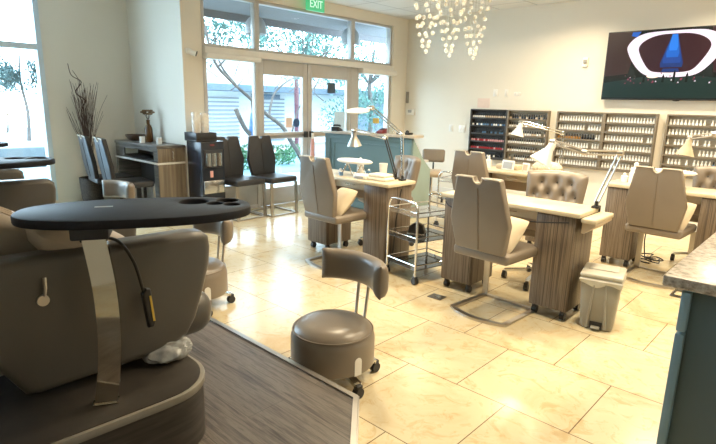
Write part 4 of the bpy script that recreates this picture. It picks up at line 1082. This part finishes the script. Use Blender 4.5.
def bottle_mesh(nm, body, cap):
    mb = MB(); mb.lathe([(0, 0), (.0145, 0), (.015, .004), (.0145, .036), (.007, .042)], n=8, mi=0); mb.lathe([(.0085, .040), (.0075, .078), (.0, .080)], n=8, mi=1)
    o = mb.build(nm, [body, cap]); return o
KINDS = {}
for k_, bd_, cp_ in (('white', 'glass_white', 'glass_white'), ('red', 'polish_red', 'cap_black'), ('pink', 'polish_pink', 'cap_black'), ('blue', 'polish_blue', 'cap_black'), ('black', 'polish_black', 'cap_black'), ('gold', 'polish_gold', 'cap_black'), ('nude', 'polish_nude', 'cap_black'), ('pale', 'glass_white', 'cap_black')):
    p_ = bottle_mesh('polish_bottle', bd_, cp_); KINDS[k_] = p_.data; bpy.data.objects.remove(p_)
WORDS = {'white': 'white capped bottle', 'red': 'red polish bottle', 'pink': 'pink polish bottle', 'blue': 'blue polish bottle', 'black': 'black polish bottle', 'gold': 'amber polish bottle', 'nude': 'nude polish bottle', 'pale': 'pale polish bottle'}
ROWN = ['top row', 'second row', 'third row', 'fourth row', 'fifth row', 'bottom row']
RACKN = ['darkest rack', 'rack right of the darkest', 'middle rack', 'rack left of television', 'rack under television']
racks = [(-4.60, .655, True), (-3.945, .655, False), (-3.165, .655, False), (-2.51, .655, False), (-1.75, .70, False)]
rack_labels = ['dark polish rack on far left of the back wall, holding dark and red bottles', 'polish rack joined to the right side of the darkest rack', 'polish rack right of the wall gap, with a row of amber bottles', 'polish rack of white bottles just left of the television edge', 'polish rack of white bottles directly under the television']
rows = [[['pale'] * 6 + ['nude'] * 10, ['pale', 'blue', 'black'], ['black', 'black', 'blue'], ['red', 'pink', 'red', 'pink'], ['red', 'red', 'pink'], ['black', 'pale']],
        [['black', 'black', 'nude'], ['nude', 'pale'], ['nude', 'pale', 'pale'], ['pale'], ['pale', 'pale', 'nude'], ['nude', 'pale']],
        [['white'], ['white'], None, ['white'], ['white'], ['white']],
        [['white']] * 6, [['white']] * 6]
for i, (x0, wd, dark) in enumerate(racks):
    o = thing('polish_rack', rack_labels[i], 'polish rack', (x0, YB, .665), 0, 'nail polish racks on the back wall')
    fm = 'rack_dark' if dark else 'rack_grey'
    MB().b2(.01, wd - .01, -.012, 0, .01, .775).build('back_panel', 'rack_back_dark' if dark else 'rack_back', o)
    mb = MB(); mb.b2(0, .022, -.085, 0, 0, .785, bev=.002); mb.b2(wd - .022, wd, -.085, 0, 0, .785, bev=.002); mb.b2(.022, wd - .022, -.085, 0, .765, .785, bev=.002); mb.b2(.022, wd - .022, -.085, 0, 0, .014, bev=.002)
    mb.build('frame', fm, o)
    for r_ in range(6):
        z = .785 - .02 - (r_ + 1) * .1235
        sh = MB().b2(.022, wd - .022, -.08, -.012, z - .004, z + .004).build('shelf', fm, o)
        MB().b2(.022, wd - .022, -.083, -.079, z - .006, z + .016).build('shelf_lip', fm, sh)
        n = 16
        pat = rows[i][r_]
        if pat is None: pat = ['gold'] * 9 + ['black'] * 5 + ['white'] * 2
        pat_ = pat if len(pat) == 16 else None
        rg = random.Random(i * 10 + r_)
        for k in range(n):
            kd = pat_[k] if pat_ else pat[0] if len(pat) == 1 else rg.choice(pat)
            if not dark and pat_ is None and rg.random() < .03: continue
            if i == 4 and r_ == 4 and k < 1: continue
            if i == 4 and r_ == 4 and k in (13, 14): kd = 'blue'
            ob = bpy.data.objects.new('white_cap_bottle' if kd == 'white' else 'polish_bottle', KINDS[kd]); COL.objects.link(ob)  # white-capped nail polish bottles get a name of their own
            ob.location = (x0 + .044 + (wd - .088) * k / (n - 1), YB - .046, .665 + z + .0045)
            tag(ob, WORDS[kd] + ' in the ' + ROWN[r_] + ' of the ' + RACKN[i], 'white capped polish' if kd == 'white' else 'nail polish', f'{kd} polish bottles, {ROWN[r_]} of the {RACKN[i]}')

o = thing('thermostat', 'white wall thermostat with grey display, right of the glazing', 'thermostat', (-5.88, YB + .002, 1.365))
MB().b2(-.085, .085, -.03, 0, -.055, .055, bev=.008).build('case', 'white_plastic', o); MB().b2(-.05, .03, -.032, -.029, -.012, .035, bev=.001).build('display', 'pendant_grey', o)
tag(MB().b2(-.03, .03, -.02, 0, -.10, .10, bev=.006).build('wall_sensor', 'grey_plastic'), 'narrow grey wall box above the thermostat', 'wall box').location = (-5.97, YB, 1.62)
def plate(label, x, z, w_, h_, n=1, name='switch_plate'):
    o = thing(name, label, 'switch plate', (x, YB, z), 0, 'white wall plates')
    MB().b2(-w_ / 2, w_ / 2, -.008, 0, -h_ / 2, h_ / 2, bev=.003).build('plate', 'white_plastic', o)
    for k in range(n):
        c = (k - (n - 1) / 2) * .046; MB().b2(c - .014, c + .014, -.012, -.007, -.03, .03, bev=.002).build('rocker', 'trim_white', o)
plate('single white switch plate near the grey rolling stool', -5.01, 1.12, .075, .12)
plate('wide white switch plate just left of the darkest rack', -4.79, 1.115, .13, .12, 2)
plate('white wall plate above racks, left of the three', -4.22, 1.705, .075, .11)
plate('white wall plate above racks, middle of the three', -4.03, 1.705, .06, .11)
plate('low wide white wall plate above racks, right of the three', -3.85, 1.69, .11, .05, 2)
tag(MB().b2(-.11, .11, -.004, 0, -.075, .075).build('wall_notice', 'pink_paper'), 'pale pink paper notice above the darkest rack', 'notice').location = (-4.42, YB, 1.545)
o = thing('wall_alarm', 'small white alarm strobe high on the wall left of television', 'alarm', (-2.87, YB, 2.125))
MB().b2(-.035, .035, -.03, 0, -.065, .06, bev=.006).build('case', 'white_plastic', o); MB().b2(-.025, .025, -.045, -.029, -.02, .03, bev=.006).build('strobe', 'grey_plastic', o)
# exit sign hanging from the ceiling in front of the header
o = thing('exit_sign', 'green exit sign hung above the double doors', 'exit sign', (-5.90, 5.34, 2.765))
MB().b2(-.02, .02, -.165, .165, 0, .175, bev=.004).build('case', 'exit_green', o)
MB().cyl((0, 0, .175), (0, 0, .185), .05).build('mount', 'white_plastic', o)
fc = bpy.data.curves.new('lettering', 'FONT'); fc.body = 'EXIT'; fc.size = .15; fc.align_x = 'CENTER'; fc.align_y = 'CENTER'; fc.extrude = .002
fc.materials.append(MATS['exit_letter'])
_f = bpy.data.objects.new('lettering_curve', fc); COL.objects.link(_f); bpy.context.view_layer.update()
_me = bpy.data.meshes.new_from_object(_f.evaluated_get(bpy.context.evaluated_depsgraph_get())); bpy.data.objects.remove(_f)
fo = bpy.data.objects.new('lettering', _me); COL.objects.link(fo); fo.parent = o; fo.location = (.0225, 0, .088); fo.rotation_euler = (PI / 2, 0, PI / 2)
fo.scale = (.8, 1, 1)

# ------------------------------------------------------------------ chandelier of glass balls
o = thing('bubble_chandelier', 'chandelier of clear glass balls hung on fine strings', 'chandelier', (-3.2, 4.79, 2.90))
MB().b2(-.32, .32, -.75, .75, -.03, 0, bev=.006).build('ceiling_plate', 'chrome', o)
ballm = MB().ball((0, 0, 0), .020, 2); bo = ballm.build('glass_ball', 'bubble_glass', o)
pos = []; strs = []
for cl, y0 in enumerate((-.44, -.03, .44)):
    for lv in range(13):
        zt = -.90 + .045 * lv + .004 * lv * lv
        hw = .012 + .0235 * lv
        n = 1 if lv == 0 else (2 if lv == 1 else 4 if lv < 4 else 6 if lv < 7 else 8)
        for k in range(n):
            a = 2 * PI * (k / n) + lv * .7
            p = (hw * .8 * math.cos(a), y0 + hw * .75 * math.sin(a), zt + rnd.uniform(-.012, .012))
            if p[2] < -.07: pos.append(p)
pos.sort(key=lambda p: p[2])
for k, p in enumerate(pos):
    if k < 100:
        b_ = bo if k == 0 else bo.copy()
        if k: COL.objects.link(b_); b_.parent = o
        b_.location = p; b_.scale = (1, 1, rnd.choice((1, 1, 1.15)))
mb = MB()
for p in pos[100:]: mb.ball(p, .020, 2)
mb.build('glass_balls', 'bubble_glass', o, kind='stuff')
mb = MB()
for p in pos: mb.cyl(p, (p[0], p[1], -.02), .0009, n=4)
mb.build('strings', 'chrome', o, kind='stuff')

# ------------------------------------------------------------------ ceiling downlights, added out of frame to light the room
def K(t):
    return {'warm': (1., .83, .57), 'neutral': (1., .93, .82)}[t]
spots = [(-4.6, 2.6), (-4.6, 4.4), (-4.6, 6.4), (-2.6, 3.0), (-2.9, 6.6), (-1.0, 3.0), (-1.0, 4.8), (-1.2, 6.7), (.6, 3.6), (.6, 6.0), (-2.2, 4.2)]
dl = None
for i, (x, y) in enumerate(spots):
    if dl is None:
        dl = thing('added_downlight', 'round recessed ceiling downlight', 'added ceiling light', (x, y, CH), 0, 'added ceiling downlights')
        MB().lathe([(.075, -.001), (.10, -.001), (.102, -.008), (.078, -.012), (.074, -.004)], n=28).build('trim_ring', 'white_plastic', dl)
        MB().lathe([(0, -.003), (.073, -.003)], n=28).build('diffuser', 'lamp_lens', dl)
    else: dup(dl, (x, y, CH))
    L = bpy.data.lights.new('added_downlight_lamp', 'AREA'); L.shape = 'DISK'; L.size = .3; L.energy = 40 if x > -3.5 else 8; L.color = K('warm'); L.spread = math.radians(150)
    lo = bpy.data.objects.new('added_downlight_lamp', L); COL.objects.link(lo); lo.location = (x, y, CH - .03)

# ------------------------------------------------------------------ sky
wd_ = bpy.data.worlds.new('sky'); SC.world = wd_; wd_.use_nodes = True
bg = wd_.node_tree.nodes['Background']; bg.inputs[0].default_value = (.64, .85, 1.0, 1); bg.inputs[1].default_value = 13.0
SC.view_settings.view_transform = 'Standard'; SC.view_settings.look = 'None'; SC.view_settings.gamma = 1.; SC.view_settings.use_curve_mapping = False
SC.view_settings.exposure = .04
